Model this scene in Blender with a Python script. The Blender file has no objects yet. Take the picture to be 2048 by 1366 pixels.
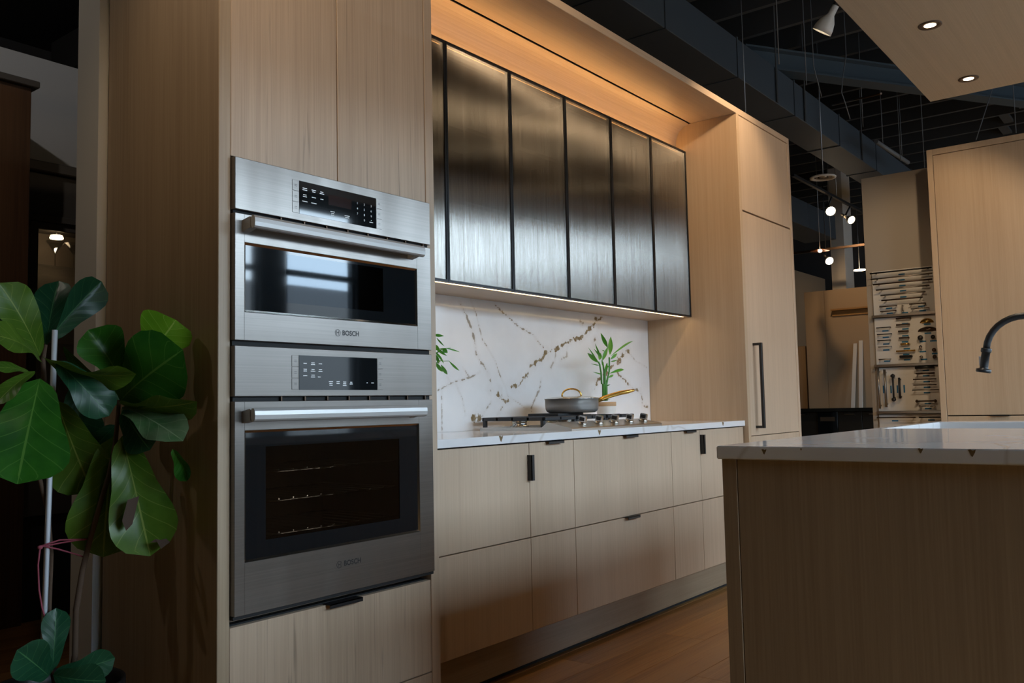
import bpy, bmesh, math, random
from mathutils import Vector, Matrix
random.seed(7)
S = bpy.context.scene
COL = S.collection

# ------------------------------------------------------------------ camera
# solved from the photograph's vanishing lines (image taken as 2048 x 1366)
CR = Vector((0.6155867761, -0.7877889048, -0.0210133897))
CU = Vector((-0.0444158197, -0.0613043423, 0.9971303890))
CF = Vector((0.7868164691, 0.6128869546, 0.0727284324))
CC = Vector((-1.34969598, -2.02669079, 1.02))
FPX = 1770.598
cam_d = bpy.data.cameras.new('camera')
cam_d.sensor_width = 36.0
cam_d.lens = FPX / 2048 * 36.0
cam_d.clip_start = 0.05
cam_d.clip_end = 200
cam = bpy.data.objects.new('camera', cam_d)
COL.objects.link(cam)
cam.matrix_world = Matrix(((CR.x, CU.x, -CF.x, CC.x), (CR.y, CU.y, -CF.y, CC.y), (CR.z, CU.z, -CF.z, CC.z), (0, 0, 0, 1)))
S.camera = cam

# ------------------------------------------------------------------ world, daylight, exposure
W = bpy.data.worlds.new('overcast_sky')
S.world = W
W.use_nodes = True
bg = W.node_tree.nodes['Background']
bg.inputs[0].default_value = (0.64, 0.83, 1.0, 1)
bg.inputs[1].default_value = 9.4
WIN_Y, WIN_Z0, WIN_Z1 = -4.9, 0.45, 3.05
WIN_X = [(-0.10, 1.7), (2.0, 3.7), (4.0, 4.9), (6.6, 8.1), (8.5, 10.3), (10.7, 12.5)]
for (a, b) in WIN_X:
    ld = bpy.data.lights.new('window_portal', 'AREA')
    ld.shape = 'RECTANGLE'
    ld.size = b - a
    ld.size_y = WIN_Z1 - WIN_Z0
    ld.cycles.is_portal = True
    lo = bpy.data.objects.new('window_portal', ld)
    COL.objects.link(lo)
    lo.location = ((a + b) / 2, WIN_Y + 0.02, (WIN_Z0 + WIN_Z1) / 2)
    lo.rotation_euler = (math.pi / 2, 0, 0)
S.view_settings.view_transform = 'Standard'
S.view_settings.look = 'None'
S.view_settings.gamma = 1.0
S.view_settings.use_curve_mapping = False
S.view_settings.exposure = 0.86
try:
    cy = S.cycles
    cy.use_denoising = True
    cy.adaptive_threshold = 0.025
    cy.max_bounces = 7
    cy.diffuse_bounces = 4
    cy.glossy_bounces = 5
    cy.transparent_max_bounces = 16
    cy.caustics_reflective = False
    cy.caustics_refractive = False
    cy.sample_clamp_indirect = 6.0
    cy.blur_glossy = 0.5
except Exception:
    pass


# ------------------------------------------------------------------ helpers
def ray(px, py):
    return CR * ((px - 1024) / FPX) - CU * ((py - 683) / FPX) + CF


def P(px, py, ax, v):
    """point where the sight line of a pixel meets the plane x/y/z = v"""
    r = ray(px, py)
    return CC + r * ((v - CC[ax]) / r[ax])


PV = {}


def mat(name, col=(0.5, 0.5, 0.5), rough=0.5, metal=0.0, spec=0.5, emit=None, estr=0.0, coat=0.0):
    m = bpy.data.materials.new(name)
    m.use_nodes = True
    b = m.node_tree.nodes['Principled BSDF']
    b.inputs['Base Color'].default_value = (*col, 1)
    b.inputs['Roughness'].default_value = rough
    b.inputs['Metallic'].default_value = metal
    b.inputs['Specular IOR Level'].default_value = spec
    if coat:
        b.inputs['Coat Weight'].default_value = coat
        b.inputs['Coat Roughness'].default_value = 0.05
    if emit:
        b.inputs['Emission Color'].default_value = (*emit, 1)
        b.inputs['Emission Strength'].default_value = estr
    return m


def nodes(m):
    t = m.node_tree
    return t.nodes, t.links, t.nodes['Principled BSDF']


def N(nt, kind, **kw):
    n = nt.nodes.new(kind)
    for k, v in kw.items():
        setattr(n, k, v)
    return n


def math_node(nt, op, a, b=None, c=None):
    n = nt.nodes.new('ShaderNodeMath')
    n.operation = op
    for i, v in enumerate((a, b, c)):
        if v is None:
            continue
        if isinstance(v, (int, float)):
            n.inputs[i].default_value = v
        else:
            nt.links.new(v, n.inputs[i])
    return n.outputs[0]


def ramp(nt, fac, stops):
    n = nt.nodes.new('ShaderNodeValToRGB')
    e = n.color_ramp.elements
    while len(e) < len(stops):
        e.new(0.5)
    for i, (p, c) in enumerate(stops):
        e[i].position = p
        e[i].color = (*c, 1) if len(c) == 3 else c
    nt.links.new(fac, n.inputs[0])
    return n.outputs[0]


def wood(name, axis, light, dark, rough=0.42, band=0.5, grain=1.0, bump=0.05, streak=0.0):
    """straight-grained veneer, the grain running along the given axis"""
    m = mat(name, light, rough)
    nt = m.node_tree
    nd, lk, b = nodes(m)
    tc = N(nt, 'ShaderNodeTexCoord')
    oi = N(nt, 'ShaderNodeObjectInfo')
    off = N(nt, 'ShaderNodeVectorMath', operation='SCALE')
    off.inputs[0].default_value = (7.3, 11.1, 5.7)
    lk.new(oi.outputs['Random'], off.inputs['Scale'])
    add = N(nt, 'ShaderNodeVectorMath', operation='ADD')
    lk.new(tc.outputs['Object'], add.inputs[0])
    lk.new(off.outputs[0], add.inputs[1])

    def noise(across, along, detail, dist=0.0):
        mp = N(nt, 'ShaderNodeMapping')
        sc = [across] * 3
        sc[axis] = along
        mp.inputs['Scale'].default_value = sc
        lk.new(add.outputs[0], mp.inputs[0])
        n = N(nt, 'ShaderNodeTexNoise')
        n.inputs['Scale'].default_value = 1.0
        n.inputs['Detail'].default_value = detail
        n.inputs['Distortion'].default_value = dist
        lk.new(mp.outputs[0], n.inputs[0])
        return n.outputs[0]
    fine = noise(210, 3.0, 3)
    mid = noise(38, 0.8, 2, 0.4)
    wide = noise(5.5, 0.05, 0)
    a = math_node(nt, 'MULTIPLY', fine, 0.42 * grain)
    a = math_node(nt, 'MULTIPLY_ADD', mid, 0.30, a)
    a = math_node(nt, 'MULTIPLY_ADD', wide, 0.45 * band, a)
    lo = 0.21 * grain + 0.15 + 0.225 * band
    stops = [(max(0, lo - 0.17), dark), (lo + 0.10, light)]
    c = ramp(nt, a, stops)
    if streak:
        st = noise(60, 1.6, 4, 1.2)
        s2 = ramp(nt, st, [(0.60, (1, 1, 1)), (0.74, (1 - streak,) * 3)])
        mx = N(nt, 'ShaderNodeMix', data_type='RGBA', blend_type='MULTIPLY')
        mx.inputs[0].default_value = 1.0
        lk.new(c, mx.inputs[6])
        lk.new(s2, mx.inputs[7])
        c = mx.outputs[2]
    lk.new(c, b.inputs['Base Color'])
    bp = N(nt, 'ShaderNodeBump')
    bp.inputs['Strength'].default_value = bump
    bp.inputs['Distance'].default_value = 0.002
    lk.new(fine, bp.inputs['Height'])
    lk.new(bp.outputs[0], b.inputs['Normal'])
    return m


def aniso(name, col, rough, an, rot, wav=0.0, wscale=(3, 3, 3), streak=(0, 0, 0)):
    """brushed metal: stretched highlights plus the sheet's slight waviness"""
    m = mat(name, col, rough, 1.0)
    nt = m.node_tree
    nd, lk, b = nodes(m)
    b.inputs['Anisotropic'].default_value = an
    b.inputs['Anisotropic Rotation'].default_value = rot
    tg = N(nt, 'ShaderNodeTangent', direction_type='RADIAL', axis='Z')
    lk.new(tg.outputs[0], b.inputs['Tangent'])
    ge = N(nt, 'ShaderNodeNewGeometry')
    h = None
    if wav:
        mp = N(nt, 'ShaderNodeMapping')
        mp.inputs['Scale'].default_value = wscale
        lk.new(ge.outputs['Position'], mp.inputs[0])
        n = N(nt, 'ShaderNodeTexNoise')
        n.inputs['Scale'].default_value = 1
        n.inputs['Detail'].default_value = 1
        lk.new(mp.outputs[0], n.inputs[0])
        bp = N(nt, 'ShaderNodeBump')
        bp.inputs['Strength'].default_value = 1.0
        bp.inputs['Distance'].default_value = wav
        lk.new(n.outputs[0], bp.inputs['Height'])
        lk.new(bp.outputs[0], b.inputs['Normal'])
    if any(streak):
        mp = N(nt, 'ShaderNodeMapping')
        mp.inputs['Scale'].default_value = streak
        lk.new(ge.outputs['Position'], mp.inputs[0])
        n = N(nt, 'ShaderNodeTexNoise')
        n.inputs['Scale'].default_value = 1
        n.inputs['Detail'].default_value = 3
        lk.new(mp.outputs[0], n.inputs[0])
        c = ramp(nt, n.outputs[0], [(0.3, tuple(x * 0.86 for x in col)), (0.7, col)])
        lk.new(c, b.inputs['Base Color'])
    return m


def tag(o, label=None, cat=None, group=None, kind=None):
    if label:
        o['label'] = label
    if cat:
        o['category'] = cat
    if group:
        o['group'] = group
    if kind:
        o['kind'] = kind
    return o


WL = {}


def link(o, loc, parent):
    COL.objects.link(o)
    loc = Vector(loc)
    WL[o.name] = loc
    if parent is not None:
        o.parent = parent
        o.location = loc - WL[parent.name]
    else:
        o.location = loc
    return o


def thing(name, loc, label, cat, group=None, kind=None):
    o = bpy.data.objects.new(name, None)
    o.empty_display_size = 0.05
    link(o, loc, None)
    return tag(o, label, cat, group, kind)


class MB:
    """collects shapes for ONE mesh object"""

    def __init__(self):
        self.bm = bmesh.new()

    def box(self, x0, x1, y0, y1, z0, z1, bev=0.0):
        x0, x1 = min(x0, x1), max(x0, x1)
        y0, y1 = min(y0, y1), max(y0, y1)
        z0, z1 = min(z0, z1), max(z0, z1)
        r = bmesh.ops.create_cube(self.bm, size=1.0)
        vs = r['verts']
        for v in vs:
            v.co = Vector(((x0 + x1) / 2 + v.co.x * (x1 - x0), (y0 + y1) / 2 + v.co.y * (y1 - y0), (z0 + z1) / 2 + v.co.z * (z1 - z0)))
        if bev:
            es = list({e for v in vs for e in v.link_edges})
            bmesh.ops.bevel(self.bm, geom=es, offset=bev, segments=1, affect='EDGES')
        return self

    def tube(self, pts, r, n=10, caps=True, closed=False):
        pts = [Vector(p) for p in pts]
        rs = r if isinstance(r, (list, tuple)) else [r] * len(pts)
        rings = []
        prev = None
        for i, p in enumerate(pts):
            if closed:
                d = pts[(i + 1) % len(pts)] - pts[i - 1]
            else:
                d = pts[min(i + 1, len(pts) - 1)] - pts[max(i - 1, 0)]
            d.normalize()
            if prev is None:
                a = Vector((0, 0, 1)) if abs(d.z) < 0.9 else Vector((1, 0, 0))
                u = d.cross(a).normalized()
            else:
                u = (prev - d * prev.dot(d)).normalized()
            prev = u
            w = d.cross(u)
            rings.append([self.bm.verts.new(p + (u * math.cos(2 * math.pi * k / n) + w * math.sin(2 * math.pi * k / n)) * rs[i]) for k in range(n)])
        m = len(rings)
        for i in range(m if closed else m - 1):
            A, B = rings[i], rings[(i + 1) % m]
            for k in range(n):
                f = self.bm.faces.new((A[k], A[(k + 1) % n], B[(k + 1) % n], B[k]))
                f.smooth = True
        if caps and not closed:
            self.bm.faces.new(rings[0][::-1])
            self.bm.faces.new(rings[-1])
        return self

    def lathe(self, c, prof, n=32, ax=Vector((0, 0, 1)), smooth=True):
        """prof: (radius, height) pairs about an axis through c"""
        c = Vector(c)
        ax = Vector(ax).normalized()
        a = Vector((1, 0, 0)) if abs(ax.x) < 0.9 else Vector((0, 1, 0))
        u = ax.cross(a).normalized()
        w = ax.cross(u)
        rings = []
        for r, h in prof:
            if r < 1e-6:
                rings.append([self.bm.verts.new(c + ax * h)])
            else:
                rings.append([self.bm.verts.new(c + ax * h + (u * math.cos(2 * math.pi * k / n) + w * math.sin(2 * math.pi * k / n)) * r) for k in range(n)])
        for A, B in zip(rings, rings[1:]):
            for k in range(n):
                k2 = (k + 1) % n
                if len(A) == 1 and len(B) == 1:
                    continue
                if len(A) == 1:
                    f = self.bm.faces.new((A[0], B[k2], B[k]))
                elif len(B) == 1:
                    f = self.bm.faces.new((A[k], A[k2], B[0]))
                else:
                    f = self.bm.faces.new((A[k], A[k2], B[k2], B[k]))
                f.smooth = smooth
        return self

    def prism(self, poly, vec):
        """closed polygon (3-D points) extruded along vec"""
        vec = Vector(vec)
        a = [self.bm.verts.new(Vector(p)) for p in poly]
        b = [self.bm.verts.new(Vector(p) + vec) for p in poly]
        n = len(a)
        self.bm.faces.new(a[::-1])
        self.bm.faces.new(b)
        for i in range(n):
            self.bm.faces.new((a[i], a[(i + 1) % n], b[(i + 1) % n], b[i]))
        return self

    def quad(self, *pts):
        self.bm.faces.new([self.bm.verts.new(Vector(p)) for p in pts])
        return self

    def build(self, name, m, parent=None, loc=None, label=None):
        bm = self.bm
        bmesh.ops.recalc_face_normals(bm, faces=bm.faces)
        if loc is None:
            lo = Vector((1e9,) * 3)
            hi = -lo
            for v in bm.verts:
                for i in range(3):
                    lo[i] = min(lo[i], v.co[i])
                    hi[i] = max(hi[i], v.co[i])
            loc = Vector(((lo.x + hi.x) / 2, (lo.y + hi.y) / 2, lo.z))
        loc = Vector(loc)
        bmesh.ops.translate(bm, verts=bm.verts, vec=-loc)
        me = bpy.data.meshes.new(name)
        bm.to_mesh(me)
        bm.free()
        me.materials.append(m)
        o = bpy.data.objects.new(name, me)
        link(o, loc, parent)
        if label:
            o['label'] = label
        return o


def box(name, x0, x1, y0, y1, z0, z1, m, parent=None, bev=0.0012, label=None):
    return MB().box(x0, x1, y0, y1, z0, z1, bev).build(name, m, parent, label=label)


def text_mesh(s, size, bold=0.0):
    cu = bpy.data.curves.new('letters', 'FONT')
    cu.body = s
    cu.size = size
    cu.offset = bold
    cu.align_x = 'CENTER'
    cu.align_y = 'CENTER'
    cu.resolution_u = 4
    o = bpy.data.objects.new('letters', cu)
    COL.objects.link(o)
    dg = bpy.context.evaluated_depsgraph_get()
    me = bpy.data.meshes.new_from_object(o.evaluated_get(dg))
    bpy.data.objects.remove(o)
    bpy.data.curves.remove(cu)
    return me


def text_into(mb, s, size, x, y, z, bold=0.0, sx=1.0):
    """letters lying in a front plane (facing -y), centred at x, z"""
    me = text_mesh(s, size, bold)
    vs = [mb.bm.verts.new((x + v.co.x * sx, y, z + v.co.y)) for v in me.vertices]
    for p in me.polygons:
        try:
            mb.bm.faces.new([vs[i] for i in p.vertices])
        except ValueError:
            pass
    bpy.data.meshes.remove(me)


# ------------------------------------------------------------------ materials
OAK_L, OAK_D = (0.55, 0.415, 0.300), (0.46, 0.34, 0.24)
M = {}
M['oak'] = wood('oak_veneer_vertical', 2, OAK_L, OAK_D, streak=0.10, grain=.8, band=.7)
M['oak_grain'] = wood('oak_veneer_figured', 2, OAK_L, (0.43, 0.315, 0.22), grain=1.1, streak=0.34)
M['oak_x'] = wood('oak_veneer_long', 0, OAK_L, OAK_D, band=0.25)
M['oak_shade'] = wood('oak_veneer_shaded', 2, (0.40, 0.30, 0.20), (0.30, 0.215, 0.14), band=0.25)  # same oak veneer, darkened so the shade sits in the colour
M['oak_warm'] = wood('oak_honey_lamplit', 2, (0.51, 0.375, 0.25), (0.43, 0.305, 0.195), band=0.6, grain=.75)  # honey oak; on the fridge side it paints in warm lamplight
M['canopy'] = wood('oak_canopy', 0, (0.44, 0.34, 0.235), (0.37, 0.28, 0.19), band=0.2, streak=0.05)
M['walnut'] = wood('dark_walnut', 2, (0.085, 0.040, 0.018), (0.045, 0.020, 0.009), rough=0.35)
M['plank'] = wood('floor_oak', 0, (0.46, 0.235, 0.078), (0.24, 0.108, 0.034), rough=0.36, band=0.9, streak=0.35)
M['board'] = wood('display_oak', 1, (0.45, 0.26, 0.10), (0.30, 0.16, 0.06))
M['black'] = mat('black_painted_metal', (0.012, 0.013, 0.015), 0.38, 0.0)
M['blackmat'] = mat('matte_black', (0.008, 0.008, 0.009), 0.75)
M['iron'] = mat('cast_iron', (0.022, 0.024, 0.028), 0.5)
M['frame'] = mat('black_aluminium', (0.012, 0.014, 0.017), 0.32, 0.4)
M['steel'] = aniso('brushed_steel', (0.27, 0.247, 0.228), 0.35, 0.84, 0.0, 0.011, (8.0, 8.0, 0.9), (2, 2, 260))
M['steel'].node_tree.nodes['Principled BSDF'].inputs['Metallic'].default_value = 0.8
M['steel_handle'] = mat('satin_steel', (0.52, 0.515, 0.51), 0.42, 0.55)
M['steel_smooth'] = mat('polished_steel', (0.68, 0.66, 0.63), 0.16, 1.0)
M['steel_tray'] = mat('satin_tray_steel', (0.52, 0.49, 0.45), 0.28, 1.0)
M['chrome'] = mat('chrome', (0.8, 0.8, 0.8), 0.06, 1.0)
M['gold'] = mat('brushed_gold', (0.78, 0.48, 0.12), 0.24, 1.0)
M['goldglow'] = mat('amber_brass', (0.70, 0.36, 0.06), 0.3, 1.0)
M['pan'] = mat('hard_anodised', (0.34, 0.335, 0.33), 0.38, 0.6)
M['panelglass'] = mat('black_touch_glass', (0.006, 0.008, 0.010), 0.04, 0.0, 0.6)
M['print'] = mat('white_print_glow', (0.75, 0.80, 0.84), 0.5, emit=(0.75, 0.85, 0.95), estr=0.12)  # legend print with a faint added glow, not a lamp
M['darkprint'] = mat('dark_print', (0.02, 0.02, 0.022), 0.5)
M['redprint'] = mat('unlit_display', (0.022, 0.010, 0.009), 0.06)
M['white'] = mat('white_paint', (0.70, 0.69, 0.67), 0.5)
M['wallgrey'] = mat('grey_wall_paint', (0.36, 0.365, 0.37), 0.75)
M['wallbeige'] = mat('beige_wall_paint', (0.40, 0.36, 0.31), 0.7)
M['wallfar'] = mat('tan_wall_paint', (0.42, 0.31, 0.205), 0.7)
M['walldark'] = mat('charcoal_wall_paint', (0.045, 0.045, 0.048), 0.8)
M['ceil'] = mat('black_ceiling_paint', (0.012, 0.013, 0.014), 0.9)
M['joist'] = mat('black_painted_joist', (0.050, 0.050, 0.050), 0.8)
M['wire'] = mat('grey_wire', (0.16, 0.165, 0.17), 0.6)
M['duct'] = mat('slate_painted_duct', (0.050, 0.062, 0.074), 0.55)
M['steelbeam'] = mat('blue_grey_steel_beam', (0.055, 0.075, 0.090), 0.6)
M['rod'] = mat('galvanised_rod', (0.35, 0.36, 0.37), 0.45, 0.7)
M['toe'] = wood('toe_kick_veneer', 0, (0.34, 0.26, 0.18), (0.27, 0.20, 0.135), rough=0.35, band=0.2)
M['tapeblue'] = mat('blue_tape', (0.015, 0.16, 0.33), 0.6)
M['bulb'] = mat('lamp_face', (1, 0.9, 0.75), 0.4, emit=(1.0, 0.80, 0.55), estr=7)
M['bulbhot'] = mat('hot_lamp_face', (1, 0.9, 0.75), 0.4, emit=(1.0, 0.78, 0.50), estr=24)
M['bulbsoft'] = mat('warm_bulb', (1, 0.9, 0.75), 0.4, emit=(1.0, 0.72, 0.42), estr=7)
M['lampwhite'] = mat('lamp_white_enamel', (0.62, 0.62, 0.60), 0.4)
M['copper'] = mat('copper_shade', (0.62, 0.20, 0.06), 0.4, 0.6)
M['charcoal'] = mat('charcoal_cabinet_paint', (0.055, 0.048, 0.042), 0.42)
M['pot'] = mat('black_plastic_pot', (0.012, 0.012, 0.013), 0.35)
M['soil'] = mat('potting_soil', (0.03, 0.02, 0.013), 0.95)
M['stake'] = mat('white_plastic_stake', (0.62, 0.66, 0.72), 0.45)
M['terracotta'] = mat('raw_clay', (0.48, 0.31, 0.17), 0.7)
M['whiteglaze'] = mat('white_glaze', (0.72, 0.70, 0.68), 0.3)
M['bronze'] = mat('dark_bronze', (0.10, 0.065, 0.045), 0.35, 0.8)
M['nickel'] = mat('satin_nickel', (0.45, 0.42, 0.38), 0.3, 1.0)
M['grey'] = mat('grey_switch', (0.55, 0.58, 0.62), 0.35)
M['asphalt'] = mat('asphalt', (0.12, 0.12, 0.125), 0.9)
M['led'] = mat('led_strip', (1, 0.85, 0.6), 0.5, emit=(1.0, 0.74, 0.40), estr=7)
M['ledcove'] = mat('cove_led_strip', (1, 0.8, 0.5), 0.5, emit=(1.0, 0.56, 0.20), estr=13)


def quartz(name, use_field):
    m = mat(name, (0.60, 0.60, 0.62), 0.10, 0.0, 0.5)
    nt = m.node_tree
    nd, lk, b = nodes(m)
    ge = N(nt, 'ShaderNodeNewGeometry')
    n1 = N(nt, 'ShaderNodeTexNoise')
    n1.inputs['Scale'].default_value = 3.2
    n1.inputs['Detail'].default_value = 4
    lk.new(ge.outputs['Position'], n1.inputs[0])
    base = ramp(nt, n1.outputs[0], [(0.30, (0.70, 0.69, 0.70)), (0.62, (0.80, 0.79, 0.80))])
    n2 = N(nt, 'ShaderNodeTexNoise')
    n2.inputs['Scale'].default_value = 38
    n2.inputs['Detail'].default_value = 5
    lk.new(ge.outputs['Position'], n2.inputs[0])
    if use_field:
        at = N(nt, 'ShaderNodeAttribute', attribute_name='vein')
        d = math_node(nt, 'MULTIPLY_ADD', n2.outputs[0], 4.2, math_node(nt, 'SUBTRACT', at.outputs['Fac'], 1.95))
        soft = ramp(nt, math_node(nt, 'MULTIPLY', d, 0.33), [(0.0, (1, 1, 1)), (0.95, (0, 0, 0))])
        hard = ramp(nt, d, [(0.45, (1, 1, 1)), (0.75, (0, 0, 0))])
        vc = ramp(nt, n2.outputs[0], [(0.35, (0.21, 0.145, 0.075)), (0.62, (0.34, 0.27, 0.18))])
        mx = N(nt, 'ShaderNodeMix', data_type='RGBA')
        lk.new(math_node(nt, 'MULTIPLY', soft, 0.16), mx.inputs[0])
        lk.new(base, mx.inputs[6])
        mx.inputs[7].default_value = (0.42, 0.33, 0.26, 1)
        mx2 = N(nt, 'ShaderNodeMix', data_type='RGBA')
        at2 = N(nt, 'ShaderNodeAttribute', attribute_name='veinstr')
        lk.new(math_node(nt, 'MULTIPLY', hard, at2.outputs['Fac']), mx2.inputs[0])
        lk.new(mx.outputs[2], mx2.inputs[6])
        lk.new(vc, mx2.inputs[7])
        lk.new(mx2.outputs[2], b.inputs['Base Color'])
    else:
        vo = N(nt, 'ShaderNodeTexVoronoi', feature='DISTANCE_TO_EDGE')
        vo.inputs['Scale'].default_value = 1.7
        ad = N(nt, 'ShaderNodeMix', data_type='VECTOR')
        ad.inputs[0].default_value = 0.22
        n3 = N(nt, 'ShaderNodeTexNoise')
        n3.inputs['Scale'].default_value = 3
        lk.new(ge.outputs['Position'], n3.inputs[0])
        lk.new(ge.outputs['Position'], ad.inputs[4])
        lk.new(n3.outputs['Color'], ad.inputs[5])
        lk.new(ad.outputs[1], vo.inputs['Vector'])
        v = ramp(nt, vo.outputs['Distance'], [(0.0, (1, 1, 1)), (0.012, (0, 0, 0))])
        mx = N(nt, 'ShaderNodeMix', data_type='RGBA')
        lk.new(math_node(nt, 'MULTIPLY', v, 0.30), mx.inputs[0])
        lk.new(base, mx.inputs[6])
        mx.inputs[7].default_value = (0.30, 0.22, 0.14, 1)
        lk.new(mx.outputs[2], b.inputs['Base Color'])
    return m


M['quartz'] = quartz('white_quartz_with_gold_veins', False)
M['quartzwall'] = quartz('veined_quartz_slab', True)
M['quartzvein'] = mat('brown_stone_vein', (0.19, 0.125, 0.06), 0.2)


def pane(name, tint, gloss_col, rough, base_refl, an=0.0, streaks=False):
    """see-through glass: tinted transmission plus a mirror layer"""
    m = bpy.data.materials.new(name)
    m.use_nodes = True
    nt = m.node_tree
    nt.nodes.clear()
    out = N(nt, 'ShaderNodeOutputMaterial')
    tr = N(nt, 'ShaderNodeBsdfTransparent')
    tr.inputs[0].default_value = (*tint, 1)
    gl = N(nt, 'ShaderNodeBsdfAnisotropic')
    gl.inputs['Color'].default_value = (*gloss_col, 1)
    gl.inputs['Roughness'].default_value = rough
    gl.inputs['Anisotropy'].default_value = an
    gl.inputs['Rotation'].default_value = 0.25
    lw = N(nt, 'ShaderNodeLayerWeight')
    lw.inputs[0].default_value = 0.5
    fr = math_node(nt, 'MULTIPLY_ADD', math_node(nt, 'POWER', lw.outputs['Facing'], 5.0), 0.96, 0.04)
    mx = N(nt, 'ShaderNodeMixShader')
    f = math_node(nt, 'MULTIPLY_ADD', fr, 1.0 - base_refl, base_refl)
    if not streaks:
        nt.links.new(f, mx.inputs[0])
    nt.links.new(tr.outputs[0], mx.inputs[1])
    nt.links.new(gl.outputs[0], mx.inputs[2])
    if an:
        tg = N(nt, 'ShaderNodeTangent', direction_type='RADIAL', axis='Z')
        nt.links.new(tg.outputs[0], gl.inputs['Tangent'])
    if streaks:
        ge = N(nt, 'ShaderNodeNewGeometry')
        mp = N(nt, 'ShaderNodeMapping')
        mp.inputs['Scale'].default_value = (150, 150, 5)
        nt.links.new(ge.outputs['Position'], mp.inputs[0])
        n = N(nt, 'ShaderNodeTexNoise')
        n.inputs['Scale'].default_value = 1
        n.inputs['Detail'].default_value = 3
        nt.links.new(mp.outputs[0], n.inputs[0])
        bp = N(nt, 'ShaderNodeBump')
        bp.inputs['Strength'].default_value = 0.7
        bp.inputs['Distance'].default_value = 0.002
        nt.links.new(n.outputs[0], bp.inputs['Height'])
        nt.links.new(bp.outputs[0], gl.inputs['Normal'])
        mp2 = N(nt, 'ShaderNodeMapping')
        mp2.inputs['Scale'].default_value = (46, 46, 1.1)
        nt.links.new(ge.outputs['Position'], mp2.inputs[0])
        n2 = N(nt, 'ShaderNodeTexNoise')
        n2.inputs['Scale'].default_value = 1
        n2.inputs['Detail'].default_value = 4
        nt.links.new(mp2.outputs[0], n2.inputs[0])
        st = math_node(nt, 'MULTIPLY_ADD', n2.outputs[0], 0.95, math_node(nt, 'MULTIPLY_ADD', n.outputs[0], 0.35, 0.33))
        nt.links.new(math_node(nt, 'MULTIPLY', f, st), mx.inputs[0])
    nt.links.new(mx.outputs[0], out.inputs[0])
    return m


M['ovenglass'] = pane('oven_door_glass', (0.50, 0.45, 0.40), (0.85, 0.92, 1.0), 0.02, 0.02)
M['ovenglass2'] = pane('speed_oven_screen_glass', (0.10, 0.12, 0.13), (0.85, 0.92, 1.0), 0.03, 0.01)
M['fluted'] = pane('bronze_reeded_glass', (0.55, 0.50, 0.44), (0.50, 0.47, 0.43), 0.27, 0.46, 0.80, True)
M['clearglass'] = pane('clear_glass', (0.85, 0.86, 0.85), (1, 1, 1), 0.02, 0.02)


def leaf_mat(name, dark, light, vein, rough=0.32):
    m = mat(name, dark, rough, 0, 0.5)
    nt = m.node_tree
    nd, lk, b = nodes(m)
    uv = N(nt, 'ShaderNodeUVMap')
    sp = N(nt, 'ShaderNodeSeparateXYZ')
    lk.new(uv.outputs[0], sp.inputs[0])
    u = math_node(nt, 'ABSOLUTE', math_node(nt, 'SUBTRACT', sp.outputs[0], 0.5))
    v = sp.outputs[1]
    mid = math_node(nt, 'LESS_THAN', u, 0.014)
    ph = math_node(nt, 'FRACT', math_node(nt, 'MULTIPLY_ADD', math_node(nt, 'SUBTRACT', v, math_node(nt, 'MULTIPLY', math_node(nt, 'POWER', u, 0.8), 0.42)), 6.5, 10.0))
    tri = math_node(nt, 'ABSOLUTE', math_node(nt, 'SUBTRACT', ph, 0.5))
    side = math_node(nt, 'GREATER_THAN', tri, 0.472)
    vn = math_node(nt, 'MAXIMUM', mid, math_node(nt, 'MULTIPLY', side, 0.55))
    tc = N(nt, 'ShaderNodeTexCoord')
    no = N(nt, 'ShaderNodeTexNoise')
    no.inputs['Scale'].default_value = 14
    no.inputs['Detail'].default_value = 3
    lk.new(tc.outputs['Object'], no.inputs[0])
    base = ramp(nt, no.outputs[0], [(0.3, dark), (0.7, light)])
    mx = N(nt, 'ShaderNodeMix', data_type='RGBA')
    lk.new(vn, mx.inputs[0])
    lk.new(base, mx.inputs[6])
    mx.inputs[7].default_value = (*vein, 1)
    lk.new(mx.outputs[2], b.inputs['Base Color'])
    bp = N(nt, 'ShaderNodeBump')
    bp.inputs['Strength'].default_value = 0.35
    bp.inputs['Distance'].default_value = 0.0018
    lk.new(tri, bp.inputs['Height'])
    lk.new(bp.outputs[0], b.inputs['Normal'])
    b.inputs['Specular IOR Level'].default_value = 0.32
    tl = N(nt, 'ShaderNodeBsdfTranslucent')
    lk.new(mx.outputs[2], tl.inputs[0])
    ms = N(nt, 'ShaderNodeMixShader')
    ms.inputs[0].default_value = 0.25
    out = [n for n in nd if n.type == 'OUTPUT_MATERIAL'][0]
    lk.new(b.outputs[0], ms.inputs[1])
    lk.new(tl.outputs[0], ms.inputs[2])
    lk.new(ms.outputs[0], out.inputs[0])
    return m


M['leaf'] = leaf_mat('fig_leaf', (0.016, 0.095, 0.010), (0.034, 0.16, 0.014), (0.10, 0.25, 0.04))
M['leafbright'] = leaf_mat('fig_leaf_young', (0.10, 0.27, 0.012), (0.17, 0.38, 0.02), (0.30, 0.48, 0.08))
M['leafdark'] = leaf_mat('fig_leaf_old', (0.010, 0.060, 0.028), (0.018, 0.090, 0.040), (0.06, 0.18, 0.07))
M['leafpale'] = leaf_mat('fig_leaf_scarred', (0.05, 0.14, 0.045), (0.20, 0.26, 0.14), (0.25, 0.33, 0.18))
M['leafolive'] = leaf_mat('fig_leaf_underside', (0.055, 0.13, 0.012), (0.095, 0.19, 0.02), (0.22, 0.30, 0.06))
M['bark'] = mat('brown_bark', (0.085, 0.05, 0.03), 0.85)
M['dry'] = mat('dry_leaf_patch', (0.045, 0.022, 0.010), 0.8)
M['bamboo'] = mat('bamboo_cane', (0.05, 0.22, 0.03), 0.35)
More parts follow.
